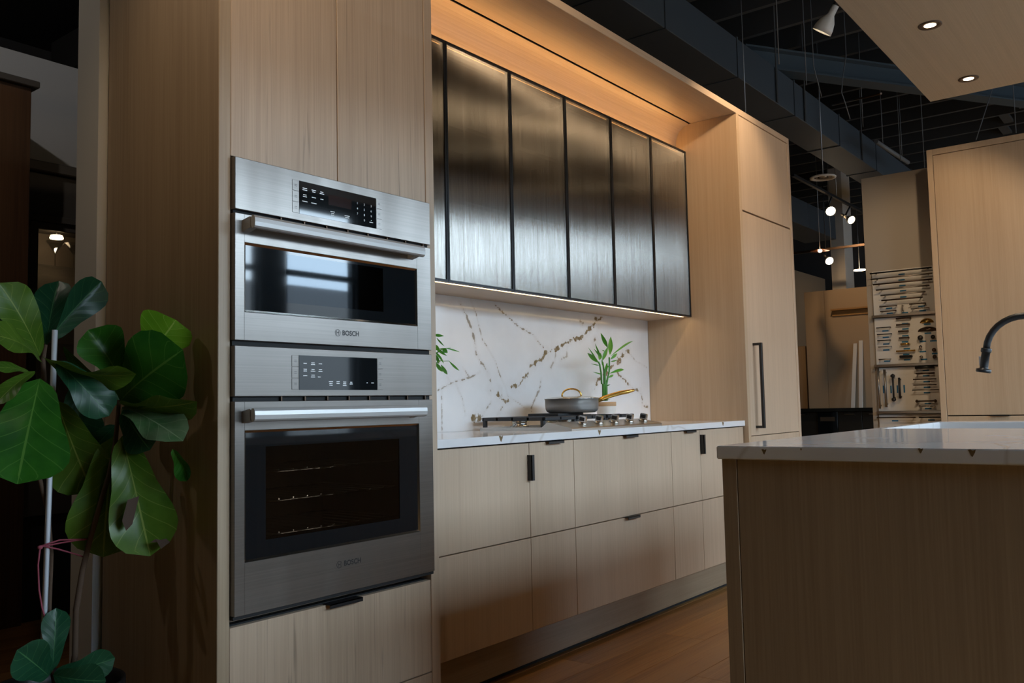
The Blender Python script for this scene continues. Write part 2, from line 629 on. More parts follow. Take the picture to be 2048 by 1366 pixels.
M['bambooleaf'] = mat('bamboo_leaf', (0.055, 0.25, 0.012), 0.4)
M['string'] = mat('red_white_string', (0.30, 0.06, 0.09), 0.8)

# ------------------------------------------------------------------ room shell
RX0, RX1, RY0, RY1, CEIL = -5.0, 14.0, -4.9, 6.0, 4.30


def struct(o):
    o['kind'] = 'structure'
    return o


floor = struct(box('floor', RX0, RX1, RY0, RY1, -0.10, -0.006, M['plank'], bev=0))
PW, PL = 0.19, 1.62
plank_mesh = {}
row = 0
y = -1.60
while y < 2.75:
    x = -1.9 - (row * 0.57) % PL
    while x < 4.3:
        cx, cyy = x + PL / 2, y + PW / 2
        hidden = (x > 0.05 and x + PL < 4.2 and y > 0.13 and y + PW < 0.6) or (x > 0.75 and x + PL < 2.9 and y + PW < -1.15)
        if not hidden and not (x > 1.3 and y > 0.15):
            if 'p' not in plank_mesh:
                o = MB().box(-PL / 2 + .0006, PL / 2 - .0006, -PW / 2 + .0006, PW / 2 - .0006, -0.006, 0, 0.0008).build('plank', M['plank'], floor, loc=(0, 0, 0))
                plank_mesh['p'] = o.data
                o.location = Vector((cx, cyy, 0)) - WL['floor']
            else:
                o = bpy.data.objects.new('plank', plank_mesh['p'])
                COL.objects.link(o)
                o.parent = floor
                o.location = Vector((cx, cyy, 0)) - WL['floor']
        x += PL
    y += PW
    row += 1

ceiling = struct(box('ceiling', RX0, RX1, RY0, RY1, CEIL, CEIL + 0.1, M['ceil'], bev=0))
struct(box('wall_left', RX0 - 0.1, RX0, RY0, RY1, -0.1, CEIL, M['walldark'], bev=0))
struct(box('wall_right', RX1, RX1 + 0.1, RY0, RY1, -0.1, CEIL, M['walldark'], bev=0))
struct(box('wall_rear', RX0, RX1, RY1, RY1 + 0.1, -0.1, CEIL, M['walldark'], bev=0))
# window wall behind the viewer: sill, header and piers around real openings
wf = MB().box(RX0, RX1, RY0 - 0.15, RY0, -0.1, WIN_Z0).box(RX0, RX1, RY0 - 0.15, RY0, WIN_Z1, CEIL)
ex = [RX0] + [v for ab in WIN_X for v in ab] + [RX1]
for i in range(0, len(ex), 2):
    wf.box(ex[i], ex[i + 1], RY0 - 0.15, RY0, WIN_Z0, WIN_Z1)
struct(wf.build('wall_front', M['walldark']))
for i, (a, b) in enumerate(WIN_X):
    w = MB()
    t = 0.035
    w.box(a, b, RY0 - .1, RY0 - .04, WIN_Z0, WIN_Z0 + t).box(a, b, RY0 - .1, RY0 - .04, WIN_Z1 - t, WIN_Z1)
    w.box(a, a + t, RY0 - .1, RY0 - .04, WIN_Z0, WIN_Z1).box(b - t, b, RY0 - .1, RY0 - .04, WIN_Z0, WIN_Z1)
    w.box(a, b, RY0 - .10, RY0 - .02, 2.34, 2.39)
    struct(w.build('window_%d' % (i + 1), M['frame']))
struct(box('outside_buildings', -25, 40, -26, -24, -0.2, 5.6, mat('far_brick', (0.20, 0.19, 0.185), 0.9), bev=0))
struct(box('outside_ground', -25, 35, -40, RY0 - 0.16, -0.25, -0.15, M['asphalt'], bev=0))

# partition the kitchen stands against
struct(box('wall_back', 0.04, 4.17, 0.637, 0.735, 0, 2.66, M['white'], bev=0))
struct(box('trim_1', -0.022, 0.036, 0.600, 0.735, 0, 2.69, M['white'], bev=0.001))
# grey wall behind, dark band above it
struct(box('wall_grey', -3.2, 3.9, 3.20, 3.30, 0, 3.10, M['wallgrey'], bev=0))

# ------------------------------------------------------------------ open ceiling: joists, bridging, beams, ducts
x = 2.2
k = 0
jm = None
while x < 13.6:
    if jm is None:
        o = MB().box(-.022, .022, -3.2, 5.8, 3.98, 4.30).build('joist', M['joist'], ceiling, loc=(0, 1.3, 3.98))
        jm = o.data
    else:
        o = bpy.data.objects.new('joist', jm)
        COL.objects.link(o)
        o.parent = ceiling
    o.location = Vector((x, 1.3, 3.98)) - WL[ceiling.name]
    if k % 1 == 0 and x < 12.5:
        yb = -0.62 + 0.16 * math.sin(k * 1.7)
        b = MB().box(x + .03, x + .43, yb, yb + .09, 4.0, 4.03).build('bridging_strap', M['joist'], ceiling)
    x += 0.46
    k += 1
a = P(1588, 146, 2, 3.66)
b = P(2052, 206, 2, 3.66)
bt = thing('steel_beam', ((a + b) / 2), 'blue-grey steel beam crossing under the black joists behind the canopy', 'beam')
dv = (b - a).normalized()
a = a - dv * 0.5
b = b + dv * 3
nv = Vector((-dv.y, dv.x, 0))


def slab_between(a, b, hw, z0, z1, name, m, parent):
    q = [a - nv * hw, b - nv * hw, b + nv * hw, a + nv * hw]
    return MB().prism([Vector((p.x, p.y, z0)) for p in q], (0, 0, z1 - z0)).build(name, m, parent)


slab_between(a, b, 0.07, 3.64, 3.655, 'flange', M['steelbeam'], bt)
slab_between(a, b, 0.012, 3.655, 3.80, 'web', M['steelbeam'], bt)
slab_between(a, b, 0.07, 3.80, 3.815, 'flange', M['steelbeam'], bt)

dk = thing('air_duct', (6, .57, 3.3), 'long rectangular slate-grey air duct hanging above the cooking wall', 'duct')
DY0, DY1, DZ0, DZ1 = 0.43, 0.72, 3.30, 3.585
joints = [0.2] + [P(px, py, 1, DY0).x for px, py in ((1228, 40), (1330, 25), (1474, 100), (1588, 190), (1678, 255), (1752, 310))] + [9.2, 10.6]
joints = sorted(joints)
for i in range(len(joints) - 1):
    box('duct_section', joints[i] + .004, joints[i + 1] - .004, DY0, DY1, DZ0, DZ1, M['duct'], dk, bev=.004)
for jx in joints[1:-1]:
    box('seam_collar', jx - .010, jx + .010, DY0 - .007, DY1 + .007, DZ0 - .007, DZ1 + .007, M['duct'], dk, bev=.001)
for px, py in ((1552, 120), (1608, 160), (1722, 248)):
    q = P(px, py, 1, DY0 - .012)
    box('hanger_strap', q.x - .012, q.x + .012, DY0 - .014, DY0 - .008, DZ0, CEIL, M['joist'], dk, bev=0)
dk2 = thing('air_duct', (8, 1.75, 3.2), 'second dark duct lower behind the fridge cabinet top', 'duct')
box('duct_section', 5.6, 9.0, 1.55, 1.95, 3.05, 3.35, M['duct'], dk2, bev=.004)
box('duct_section', 9.01, 10.0, 1.55, 1.95, 3.05, 3.35, M['duct'], dk2, bev=.004)

# hanging rods and wires
def rod(pts, r, label, cat='rod', m='rod'):
    o = MB().tube(pts, r, 6).build('hanging_rod' if cat == 'rod' else 'loose_wire', M[m])
    return tag(o, label, cat)


p0 = P(1491, 222, 1, 0.30)
rod([Vector((p0.x, .30, 2.712)), Vector((p0.x, .30, CEIL - .01))], .0035, 'bright thin rod rising from the beam top beside the fridge cabinet', 'rod')
wires = [((1553, 3), (1558, 128), -.1, 'straight thin wire dropping to the duct left of the white lamp'),
         ((1608, 122), (1613, 170), .1, 'short rod above the duct left of the steel beam'),
         ((1627, 132), (1643, 193), .1, 'slanting wire above the duct under the steel beam'),
         ((1722, 215), (1726, 254), .1, 'short rod dropping to the duct below the canopy corner'),
         ((1798, 265), (1801, 322), .1, 'thin rod left of the far pair above the handle wall'),
         ((1844, 258), (1849, 335), -.2, 'thin rod just left of the right tall cabinet'),
         ((2030, 240), (2032, 266), -1.0, 'short rod above the right tall cabinet near the frame edge'),
         ((1986, 240 - 66), (1952, 280), -.9, 'slanted cable running down to the right tall cabinet top')]
for (a, b, yy, lab) in wires:
    A, B = P(a[0], a[1], 1, yy), P(b[0], b[1], 1, yy)
    if lab.startswith('slant'):
        rod([Vector((A.x, yy, CEIL - .01)), A, B], .0035, lab, 'wire', 'wire')
    else:
        rod([Vector((B.x, yy, CEIL - .01)), Vector((B.x, yy, B.z))], .0035, lab, 'wire', 'wire')
w = [P(px, py, 1, .0) for px, py in ((1692, 112), (1686, 150), (1683, 185), (1690, 205), (1700, 238))]
rod([Vector((w[0].x, .0, CEIL - .01))] + w, .004, 'bent loose wire hanging in front of the steel beam', 'wire', 'wire')
A, B = P(1665, 210, 1, .25), P(1762, 187, 1, -.3)
rod([A, B], .008, 'thin brownish conduit pipe below the steel beam', 'pipe', 'bronze')
A, B = P(1752, 283, 1, .2), P(1816, 325, 1, .2)
pp = MB().tube([A, B], .02, 10)
for t in (.2, .8):
    c = A.lerp(B, t)
    pp.tube([c, Vector((c.x, c.y, CEIL - .005))], .004, 6)
tag(pp.build('hanging_pipe', M['wire']), 'short pale pipe hung beside the far end of the duct', 'pipe')

# ------------------------------------------------------------------ oven tower
TW = thing('oven_tower_cabinet', (0.42, 0.3, 0), 'tall pale oak cabinet tower holding the two built-in ovens', 'cabinet')
box('side_panel', 0.0, 0.037, 0.0, 0.583, 0, 2.712, M['oak_shade'], TW, .0015)
box('side_panel', 0.797, 0.837, 0.0, 0.62, 0, 2.712, M['oak'], TW, .0015)
box('carcass', 0.0375, 0.7965, 0.024, 0.036, 1.706, 2.70, M['blackmat'], TW, 0)  # matte black sheet, paints the shade seen between the doors
box('carcass', 0.0375, 0.7965, 0.030, 0.58, 0.03, 0.462, M['blackmat'], TW, 0)
box('shelf', 0.0375, 0.7965, 0.05, 0.58, 0.463, 0.480, M['oak'], TW, 0)
box('top_panel', 0.037, 0.797, 0.0, 0.583, 2.676, 2.712, M['oak_x'], TW)
for a, b in ((0.0385, 0.4105), (0.4135, 0.7955)):
    box('door', a, b, 0.0015, 0.022, 1.709, 2.673, M['oak_grain'], TW)


def tab_pull(xc, ztop, yf, parent, w=0.105):
    mb = MB()
    mb.box(xc - w / 2, xc + w / 2, yf - .019, yf + .015, ztop, ztop + .0025)
    mb.box(xc - w / 2, xc + w / 2, yf - .019, yf - .0165, ztop - .009, ztop + .0025)
    return mb.build('tab_pull', M['black'], parent, label='black metal finger pull')


def edge_pull(x, z0, z1, yf, parent):
    mb = MB()
    mb.box(x - .0015, x + .0015, yf - .022, yf + .012, z0, z1)
    mb.box(x - .0015, x + .016, yf - .022, yf - .019, z0, z1)
    return mb.build('edge_pull', M['black'], parent, label='black metal finger pull')


d = box('drawer_front', 0.0385, 0.7955, 0.0015, 0.022, 0.169, 0.460, M['oak_grain'], TW)
pc = P(686, 1199, 1, 0)
tab_pull(pc.x, 0.4605, 0.0015, d, 0.125)
box('drawer_front', 0.0385, 0.7955, 0.0015, 0.022, 0.02, 0.165, M['oak_grain'], TW)

# ------------------------------------------------------------------ ovens
OX0, OX1, OY = 0.0385, 0.7955, -0.018


def prect(pts, yy):
    q = [P(px, py, 1, yy) for px, py in pts]
    q = sorted(q, key=lambda v: v.x)
    xs = [v.x for v in q]
    zs = sorted(v.z for v in q)
    return (xs[0] + xs[1]) / 2, (xs[2] + xs[3]) / 2, (zs[0] + zs[1]) / 2, (zs[2] + zs[3]) / 2


def zrow(l, r, yy=OY):
    return (P(l[0], l[1], 1, yy).z + P(r[0], r[1], 1, yy).z) / 2


Z = {}
Z['t'] = 1.704
Z['c1'] = zrow((463, 418.5), (851.4, 486.2))
Z['d1'] = zrow((463.8, 425), (852, 493.3))
Z['e1'] = zrow((459.6, 679.5), (854.6, 699.8))
Z['t2'] = zrow((459, 689), (855, 709.5))
Z['c2'] = zrow((457.6, 791.3), (854.6, 792.5))
Z['d2'] = zrow((458.9, 801), (854.6, 800.6))
Z['e2'] = zrow((460.6, 1234), (851.7, 1148.4))


def logo(mb, x, z, h, yy):
    """ring with the armature sign, then the maker's name"""
    r = h * 0.72
    n = 28
    lx = x - h * 3.15

    def arc(cx, cz, ra, rb, a0, a1, k):
        for i in range(k):
            t0, t1 = a0 + (a1 - a0) * i / k, a0 + (a1 - a0) * (i + 1) / k
            mb.quad((cx + ra * math.cos(t0), yy, cz + ra * math.sin(t0)), (cx + rb * math.cos(t0), yy, cz + rb * math.sin(t0)),
                    (cx + rb * math.cos(t1), yy, cz + rb * math.sin(t1)), (cx + ra * math.cos(t1), yy, cz + ra * math.sin(t1)))
    arc(lx, z, r * .86, r, 0, 2 * math.pi, n)
    for s in (-1, 1):
        b0, b1 = lx + s * r * .30, lx + s * r * .44
        zz = r * .62
        mb.quad((b0, yy, z - zz), (b1, yy, z - zz), (b1, yy, z + zz), (b0, yy, z + zz))
    mb.quad((lx - r * .32, yy, z - r * .09), (lx + r * .32, yy, z - r * .09), (lx + r * .32, yy, z + r * .09), (lx - r * .32, yy, z + r * .09))
    text_into(mb, 'BOSCH', h * 1.42, x + h * .35, yy, z, bold=h * 0.035, sx=1.0)


def bar(mb, x, z, w, h, yy):
    mb.quad((x - w / 2, yy, z - h / 2), (x + w / 2, yy, z - h / 2), (x + w / 2, yy, z + h / 2), (x - w / 2, yy, z + h / 2))


def oven_handle(parent, z, yy):
    """flattened bar on two end brackets, standing off the door"""
    xa, xb = P(509, 820, 1, yy - .055).x, P(854, 820, 1, yy - .055).x
    mb = MB()
    prof = [(-.071, -.0145), (-.0745, -.010), (-.076, .001), (-.0745, .012), (-.070, .0185), (-.062, .0195), (-.058, .012), (-.058, -.008), (-.062, -.016)]
    mb.prism([(xa, yy + a + .018, z + b) for a, b in prof], (xb - xa, 0, 0))
    h = mb.build('handle', M['steel_handle'], parent, label='satin steel bar handle')
    for xc in (xa + .012, xb - .012):
        MB().prism([(xc - .011, yy - .052 + .018, z - .012), (xc - .011, yy - .052 + .018, z + .018), (xc - .011, yy + .001, z + .012), (xc - .011, yy + .001, z - .020)], (.022, 0, 0)).build('bracket', M['steel_handle'], h)
    return h


def control_panel(parent, z0, z1, rect, upper):
    cp = box('control_panel', OX0, OX1, OY, OY + .03, z0, z1, M['steel'], parent, .0015)
    x0, x1, za, zb = rect
    yy = OY - .0012
    box('touch_screen', x0, x1, yy, OY + .002, za, zb, M['panelglass'], cp, 0, label='black glass touch display')
    bw = .0255
    for side in (0, 1):
        for i in range(3):
            hz = (zb - za) / 3
            xa = x0 - bw if side == 0 else x1 + .0008
            o = box('button', xa + .0006, xa + bw - .0012, yy, OY + .002, za + hz * i + .0007, za + hz * (i + 1) - .0007, M['steel'], cp, .0006)
    mb = MB()
    for side in (0, 1):
        for i in range(3):
            hz = (zb - za) / 3
            xc = x0 - bw / 2 if side == 0 else x1 + bw / 2
            for q in (-1, 1):
                bar(mb, xc, za + hz * (i + .5) + q * .0022, .009, .0011, yy - .0004)
    mb.build('button_print', M['darkprint'], cp)['kind'] = 'stuff'
    w, h = x1 - x0, zb - za
    mb = MB()
    yp = yy - .0005

    def words(u, v, lines, ww=.016):
        for k, sc in enumerate(lines):
            bar(mb, x0 + w * u, za + h * v - k * .0052, ww * sc, .0020, yp)
    if upper:
        box('display_window', x0 + w * .36, x0 + w * .66, yy - .0002, yy + .0005, za + h * .46, za + h * .78, M['redprint'], cp, 0)
        for u, v, L in ((.065, .80, (1, 1.05)), (.175, .80, (1, .7)), (.275, .80, (.7, 1.05)), (.065, .60, (.75, .9)), (.175, .575, (.95,)), (.275, .575, (.7,)), (.065, .40, (1.2,)), (.175, .40, (1.25,)), (.41, .26, (1, .7, .75)), (.60, .22, (1.25, .95))):
            words(u, v, L)
        for i, s in enumerate('123456789'):
            text_into(mb, s, .0095, x0 + w * (.74 + .095 * (i % 3)), yp, za + h * (.70 - .17 * (i // 3)))
        text_into(mb, '0', .0095, x0 + w * .835, yp, za + h * .19)
        words(.93, .17, (.95,))
        bar(mb, x0 + w * .93, za + h * .23, .0025, .0025, yp)
    else:
        for u, v, L in ((.07, .77, (.75,)), (.165, .79, (.75, .9)), (.255, .77, (.75,)), (.07, .60, (.75, .75)), (.165, .60, (.7, 1.0)), (.255, .60, (.75, .9)), (.07, .41, (.9,)), (.165, .43, (.8, .95)), (.24, .38, (.6,)), (.385, .245, (1, .75, .8)), (.475, .245, (.75, .75)), (.56, .24, (.75, .75, .9)), (.645, .235, (.55, .75)), (.86, .22, (.3,)), (.935, .22, (.7,))):
            words(u, v, L)
    mb.build('screen_print', M['print'], cp, label='small white printed legends')['kind'] = 'stuff'
    return cp


def frame_door(parent, z0, z1, win, gm, inner, zl, hz):
    x0, x1, za, zb = win
    mb = MB()
    mb.box(OX0, x0, OY, OY + .03, z0, z1, .0012).box(x1, OX1, OY, OY + .03, z0, z1, .0012)
    mb.box(x0 - .0013, x1 + .0013, OY, OY + .03, z0, za, .0012).box(x0 - .0013, x1 + .0013, OY, OY + .03, zb, z1, .0012)
    dr = mb.build('door', M['steel'], parent, label='brushed steel oven door frame')
    # chamfered inner bead
    bd = MB()
    t = .006
    bd.prism([(x0, OY, za), (x1, OY, za), (x1 - t, OY + .005, za + t), (x0 + t, OY + .005, za + t)], (0, .002, 0))
    bd.prism([(x0, OY, zb), (x1, OY, zb), (x1 - t, OY + .005, zb - t), (x0 + t, OY + .005, zb - t)], (0, .002, 0))
    bd.prism([(x0, OY, za), (x0, OY, zb), (x0 + t, OY + .005, zb - t), (x0 + t, OY + .005, za + t)], (0, .002, 0))
    bd.prism([(x1, OY, za), (x1, OY, zb), (x1 - t, OY + .005, zb - t), (x1 - t, OY + .005, za + t)], (0, .002, 0))
    bd.build('window_bead', M['steel_smooth'], dr)
    xi0, xi1, zi0, zi1 = inner
    mb = MB()
    g = OY + .005
    for (a, b, c, d_) in ((x0, xi0, za, zb), (xi1, x1, za, zb), (xi0, xi1, za, zi0), (xi0, xi1, zi1, zb)):
        mb.box(a, b, g, g + .004, c, d_)
    mb.build('glass_border', M['panelglass'], dr, label='black glass border')
    box('window_glass', xi0, xi1, g, g + .004, zi0, zi1, M[gm], dr, 0, label='dark oven window glass')
    oven_handle(dr, hz, OY)
    mb = MB()
    logo(mb, 0.437, zl, .0145, OY - .0006)
    mb.build('logo', M['darkprint'], dr, label='black BOSCH lettering with ring emblem')
    return dr


def vents(parent, za, zb):
    box('vent_slot', OX0 + .002, OX1 - .002, OY + .012, OY + .03, za, zb, M['blackmat'], parent, 0)
    mb = MB()
    xx = .19
    while xx < .78:
        mb.box(xx, xx + .004, OY + .004, OY + .014, za, zb)
        xx += .082
    mb.build('vent_ribs', M['bronze'], parent)['kind'] = 'stuff'


up = thing('speed_oven', (0.417, 0.2, Z['e1']), 'upper stainless speed oven with a wide low window and numbered keypad', 'oven')
r1 = prect(((598.2, 361.2), (598.2, 427.2), (751.5, 397), (751.5, 457.2)), OY)
control_panel(up, Z['c1'], Z['t'], r1, True)
vents(up, Z['d1'], Z['c1'])
w1 = prect(((489.6, 486.2), (489, 624.7), (834.3, 536.8), (834.3, 651)), OY)
i1 = prect(((575, 508.7), (574.3, 605.4), (769, 536), (768.3, 623)), OY)
zl1 = P(682, 666, 1, OY).z
frame_door(up, Z['e1'], Z['d1'], w1, 'ovenglass2', i1, zl1, Z['d1'] - .030)
mb = MB().box(OX0 + .01, OX1 - .01, .06, .55, Z['e1'], Z['e1'] + .01).box(OX0 + .01, OX1 - .01, .06, .55, Z['t'] - .02, Z['t'] - .01)
mb.box(OX0 + .01, OX0 + .02, .012, .55, Z['e1'], Z['t'] - .01).box(OX1 - .02, OX1 - .01, .012, .55, Z['e1'], Z['t'] - .01).box(OX0 + .01, OX1 - .01, .54, .55, Z['e1'], Z['t'] - .01)
mb.build('cavity', M['steel_tray'], up)

lo = thing('wall_oven', (0.417, 0.2, Z['e2']), 'lower stainless wall oven with a large window showing three racks', 'oven')
r2 = prect(((597.7, 709.7), (597.7, 779), (753.6, 717.4), (753.6, 780.6)), OY)
control_panel(lo, Z['c2'], Z['t2'], r2, False)
vents(lo, Z['d2'], Z['c2'])
w2 = prect(((488.6, 859.6), (490.3, 1121.6), (838.9, 848.6), (839.8, 1066.4)), OY)
i2 = (w2[0] + .07, w2[1] - .085, w2[2] + .05, w2[3] - .045)
zl2 = P(684, 1128, 1, OY).z
frame_door(lo, Z['e2'], Z['d2'], w2, 'ovenglass', i2, zl2, Z['d2'] - .038)
box('gap_strip', OX0, OX1, OY + .012, OY + .03, Z['t2'], Z['e1'], M['blackmat'], lo, 0)
box('base_strip', OX0, OX1, OY + .006, OY + .03, .481, Z['e2'], M['blackmat'], lo, 0)
mb = MB()
zc0, zc1 = Z['e2'] + .03, Z['d2'] - .03
mb.box(OX0 + .03, OX1 - .03, .04, .5, zc0, zc0 + .01).box(OX0 + .03, OX1 - .03, .04, .5, zc1, zc1 + .01)
mb.box(OX0 + .03, OX0 + .04, .02, .5, zc0, zc1).box(OX1 - .04, OX1 - .03, .02, .5, zc0, zc1).box(OX0 + .03, OX1 - .03, .49, .5, zc0, zc1 + .01)
mb.build('cavity', mat('oven_enamel', (0.22, 0.18, 0.15), 0.4), lo)
for zr in (P(640, 935, 1, .12).z, P(640, 990, 1, .12).z, P(640, 1053, 1, .12).z):
    rk = MB()
    rk.tube([(OX0 + .05, .1, zr), (OX1 - .05, .1, zr)], .0032, 6)
    rk.tube([(OX0 + .05, .45, zr), (OX1 - .05, .45, zr)], .0032, 6)
    for i in range(13):
        xx = OX0 + .07 + i * .0515
        rk.tube([(xx, .092, zr + .006), (xx, .1, zr + .004), (xx, .45, zr + .004)], .0022, 5)
    rk.build('rack', M['chrome'], lo)

# ------------------------------------------------------------------ base cabinets, toe kick, worktop
BX = [0.839, 1.383, 1.687, 2.533, 2.845, 3.387]
BL = ['left end base cabinet with upright edge pull next to the oven tower',
      'narrow base cabinet left of the wide drawers under the cooktop',
      'wide base cabinet with two deep drawers under the cooktop',
      'narrow base cabinet right of the wide drawers under the cooktop',
      'right end base cabinet beside the fridge cabinet']
YB = 0.030
for i in range(5):
    a, b = BX[i], BX[i + 1]
    bc = thing('base_cabinet', ((a + b) / 2, .33, .17), 'pale oak ' + BL[i], 'cabinet', 'base cabinets of the cooking run')
    box('carcass', a + .001, b - .001, YB + .022, .615, .173, .879, M['blackmat'], bc, 0)
    f1 = box('drawer_front' if i in (1, 2, 3) else 'door', a + .0015, b - .0015, YB, YB + .02, .5205, .8765, M['oak'], bc)
    f2 = box('drawer_front' if i == 2 else 'lower_panel', a + .0015, b - .0015, YB, YB + .02, .171, .5165, M['oak'], bc)
    xc = (a + b) / 2
    if i in (1, 2, 3):
        tab_pull({1: P(1106, 886, 1, YB).x, 2: P(1258, 874, 1, YB).x, 3: P(1377, 866, 1, YB).x}[i], .8770, YB, f1)
    if i == 2:
        tab_pull(P(1262, 1035, 1, YB).x, .517, YB, f2)
    if i == 0:
        edge_pull(b - .012, .735, .832, YB, f1)
    if i == 4:
        edge_pull(a + .002, .755, .853, YB, f1)
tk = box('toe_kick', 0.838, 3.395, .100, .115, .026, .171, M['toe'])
tag(tk, 'long recessed oak toe kick board under the base cabinets', 'toe kick')
tb = box('toe_gap_shade', 0.838, 3.395, .135, .15, 0, .171, M['blackmat'], bev=0)  # black strip painting the shade in the gap above the floor
tag(tb, 'black strip put in for shade in the gap under the toe kick', 'plinth')

ct = thing('worktop', (2.1, .32, .882), 'white quartz worktop with brown flecks under the cooktop', 'countertop')
box('slab', 0.838, 3.394, .020, .619, .882, .912, M['quartz'], ct, .0015)


def fleck(parent, c, pts, axis, depth):
    """small inlaid vein fleck, its face a hair proud of the slab edge"""
    poly = []
    for u, v in pts:
        poly.append((c[0] + u, c[1], c[2] + v) if axis == 1 else (c[0], c[1] - u, c[2] + v))
    vec = (0, depth, 0) if axis == 1 else (depth, 0, 0)
    MB().prism(poly, vec).build('vein_fleck', M['quartzvein'], parent)


HEART = [(-.012, .011), (-.004, .012), (.003, .009), (.012, .012), (.010, .004), (.001, -.011), (-.004, -.006), (-.007, .002)]
for px, py in ((1002, 875), (1199, 865.5), (1446, 847.5)):
    q = P(px, py, 1, .0196)
    fleck(ct, (q.x, .0197, min(max(q.z, .897), .900)), HEART, 1, .002)

# ------------------------------------------------------------------ backsplash with traced veins
VE = [([(660, 850), (720, 850), (745, 800), (795, 730), (810, 690), (850, 655), (900, 640), (930, 590), (1000, 560), (1050, 530), (1100, 500), (1150, 470), (1220, 465), (1260, 410), (1340, 330), (1380, 300)], .0075, 1.0),
      ([(330, 165), (370, 270), (420, 480), (460, 540), (525, 650), (560, 760), (610, 870), (630, 950)], .0022, .7),
      ([(240, 180), (290, 280), (330, 380), (360, 500), (370, 590), (410, 660), (450, 720), (490, 810), (490, 880)], .0042, .75),
      ([(520, 200), (600, 270), (680, 350), (740, 390), (830, 440), (880, 510), (915, 545)], .0032, .8),
      ([(60, 890), (170, 830), (220, 810), (320, 785), (400, 740)], .0024, .7),
      ([(170, 830), (140, 780)], .002, .6), ([(320, 785), (260, 700)], .002, .45),
      ([(95, 870), (95, 980), (95, 1215)], .0026, .6), ([(205, 835), (260, 950), (285, 1085)], .0026, .6),
      ([(550, 880), (540, 930), (590, 970), (640, 970)], .0068, 1.0), ([(600, 985), (570, 1040), (540, 1080)], .004, .9),
      ([(490, 980), (440, 1060)], .003, .6), ([(575, 870), (575, 950)], .003, .6),
      ([(895, 790), (880, 880), (845, 950), (810, 1040)], .0036, .65),
      ([(1600, 560), (1550, 600), (1510, 650), (1460, 700), (1400, 760), (1350, 800), (1320, 880), (1280, 920)], .0080, 1.0),
      ([(1500, 740), (1560, 800), (1600, 840), (1640, 880), (1690, 890), (1700, 940), (1710, 1010), (1760, 1030)], .0056, .9),
      ([(1600, 580), (1650, 650), (1740, 700)], .0022, .45), ([(620, 930), (700, 980), (780, 1040), (830, 1070)], .0022, .55),
      ([(1010, 600), (1000, 650), (970, 700)], .0040, .5), ([(1100, 540), (1100, 610), (1050, 640)], .0040, .5),
      ([(340, 1135), (365, 1110), (395, 1110)], .013, 1.0), ([(1210, 330), (1230, 350)], .008, .6), ([(1330, 480), (1320, 500)], .007, .8),
      ([(480, 870), (488, 880)], .008, 1.0), ([(655, 845), (690, 850)], .009, 1.0), ([(1335, 320), (1345, 345)], .012, 1.0),
      ([(930, 575), (955, 590)], .010, 1.0), ([(1000, 560), (1040, 545)], .010, 1.0), ([(745, 790), (730, 820)], .010, 1.0), ([(1520, 640), (1505, 665)], .011, 1.0), ([(1570, 585), (1590, 575)], .010, 1.0)]
BSY = 0.620
segs = []
for pts, wd, st in VE:
    q = [P(860 + x / 4.017, 560 + y / 4.017, 1, BSY) for x, y in pts]
    for a, b in zip(q, q[1:]):
        segs.append((a.x, a.z, b.x, b.z, wd, st))
bx0, bx1, bz0, bz1 = 0.838, 3.394, 0.9125, 1.531
nx, nz = 330, 80
verts, vv, vs_ = [], [], []
for j in range(nz + 1):
    for i in range(nx + 1):
        X, Zz = bx0 + (bx1 - bx0) * i / nx, bz0 + (bz1 - bz0) * j / nz
        best, bst = 9.0, 0.6
        for ax_, az_, cx_, cz_, wd, st in segs:
            if X < min(ax_, cx_) - .12 or X > max(ax_, cx_) + .12 or Zz < min(az_, cz_) - .12 or Zz > max(az_, cz_) + .12:
                continue
            dx, dz = cx_ - ax_, cz_ - az_
            t = max(0, min(1, ((X - ax_) * dx + (Zz - az_) * dz) / (dx * dx + dz * dz + 1e-12)))
            dd = math.hypot(X - ax_ - t * dx, Zz - az_ - t * dz) / (wd * 1.8)
            if dd < best:
                best, bst = dd, st
        verts.append((X, BSY, Zz))
        vv.append(best)
        vs_.append(bst)
faces = []
for j in range(nz):
    for i in range(nx):
        a = j * (nx + 1) + i
        faces.append((a, a + 1, a + nx + 2, a + nx + 1))
n0 = len(verts)
verts += [(bx0, BSY + .014, bz0), (bx1, BSY + .014, bz0), (bx1, BSY + .014, bz1), (bx0, BSY + .014, bz1)]
vv += [9] * 4
vs_ += [0] * 4
c00, c10, c11, c01 = 0, nx, nz * (nx + 1) + nx, nz * (nx + 1)
faces += [(n0, n0 + 3, n0 + 2, n0 + 1)]
me = bpy.data.meshes.new('backsplash')
me.from_pydata([Vector(v) - Vector((2.1, BSY, bz0)) for v in verts], [], faces)
for nm, data in (('vein', vv), ('veinstr', vs_)):
    at = me.attributes.new(nm, 'FLOAT', 'POINT')
    at.data.foreach_set('value', data)
me.materials.append(M['quartzwall'])
bs = bpy.data.objects.new('backsplash', me)
link(bs, (2.1, BSY, bz0), None)
tag(bs, 'white quartz backsplash slab with brown and gold veins behind the cooktop', 'backsplash')

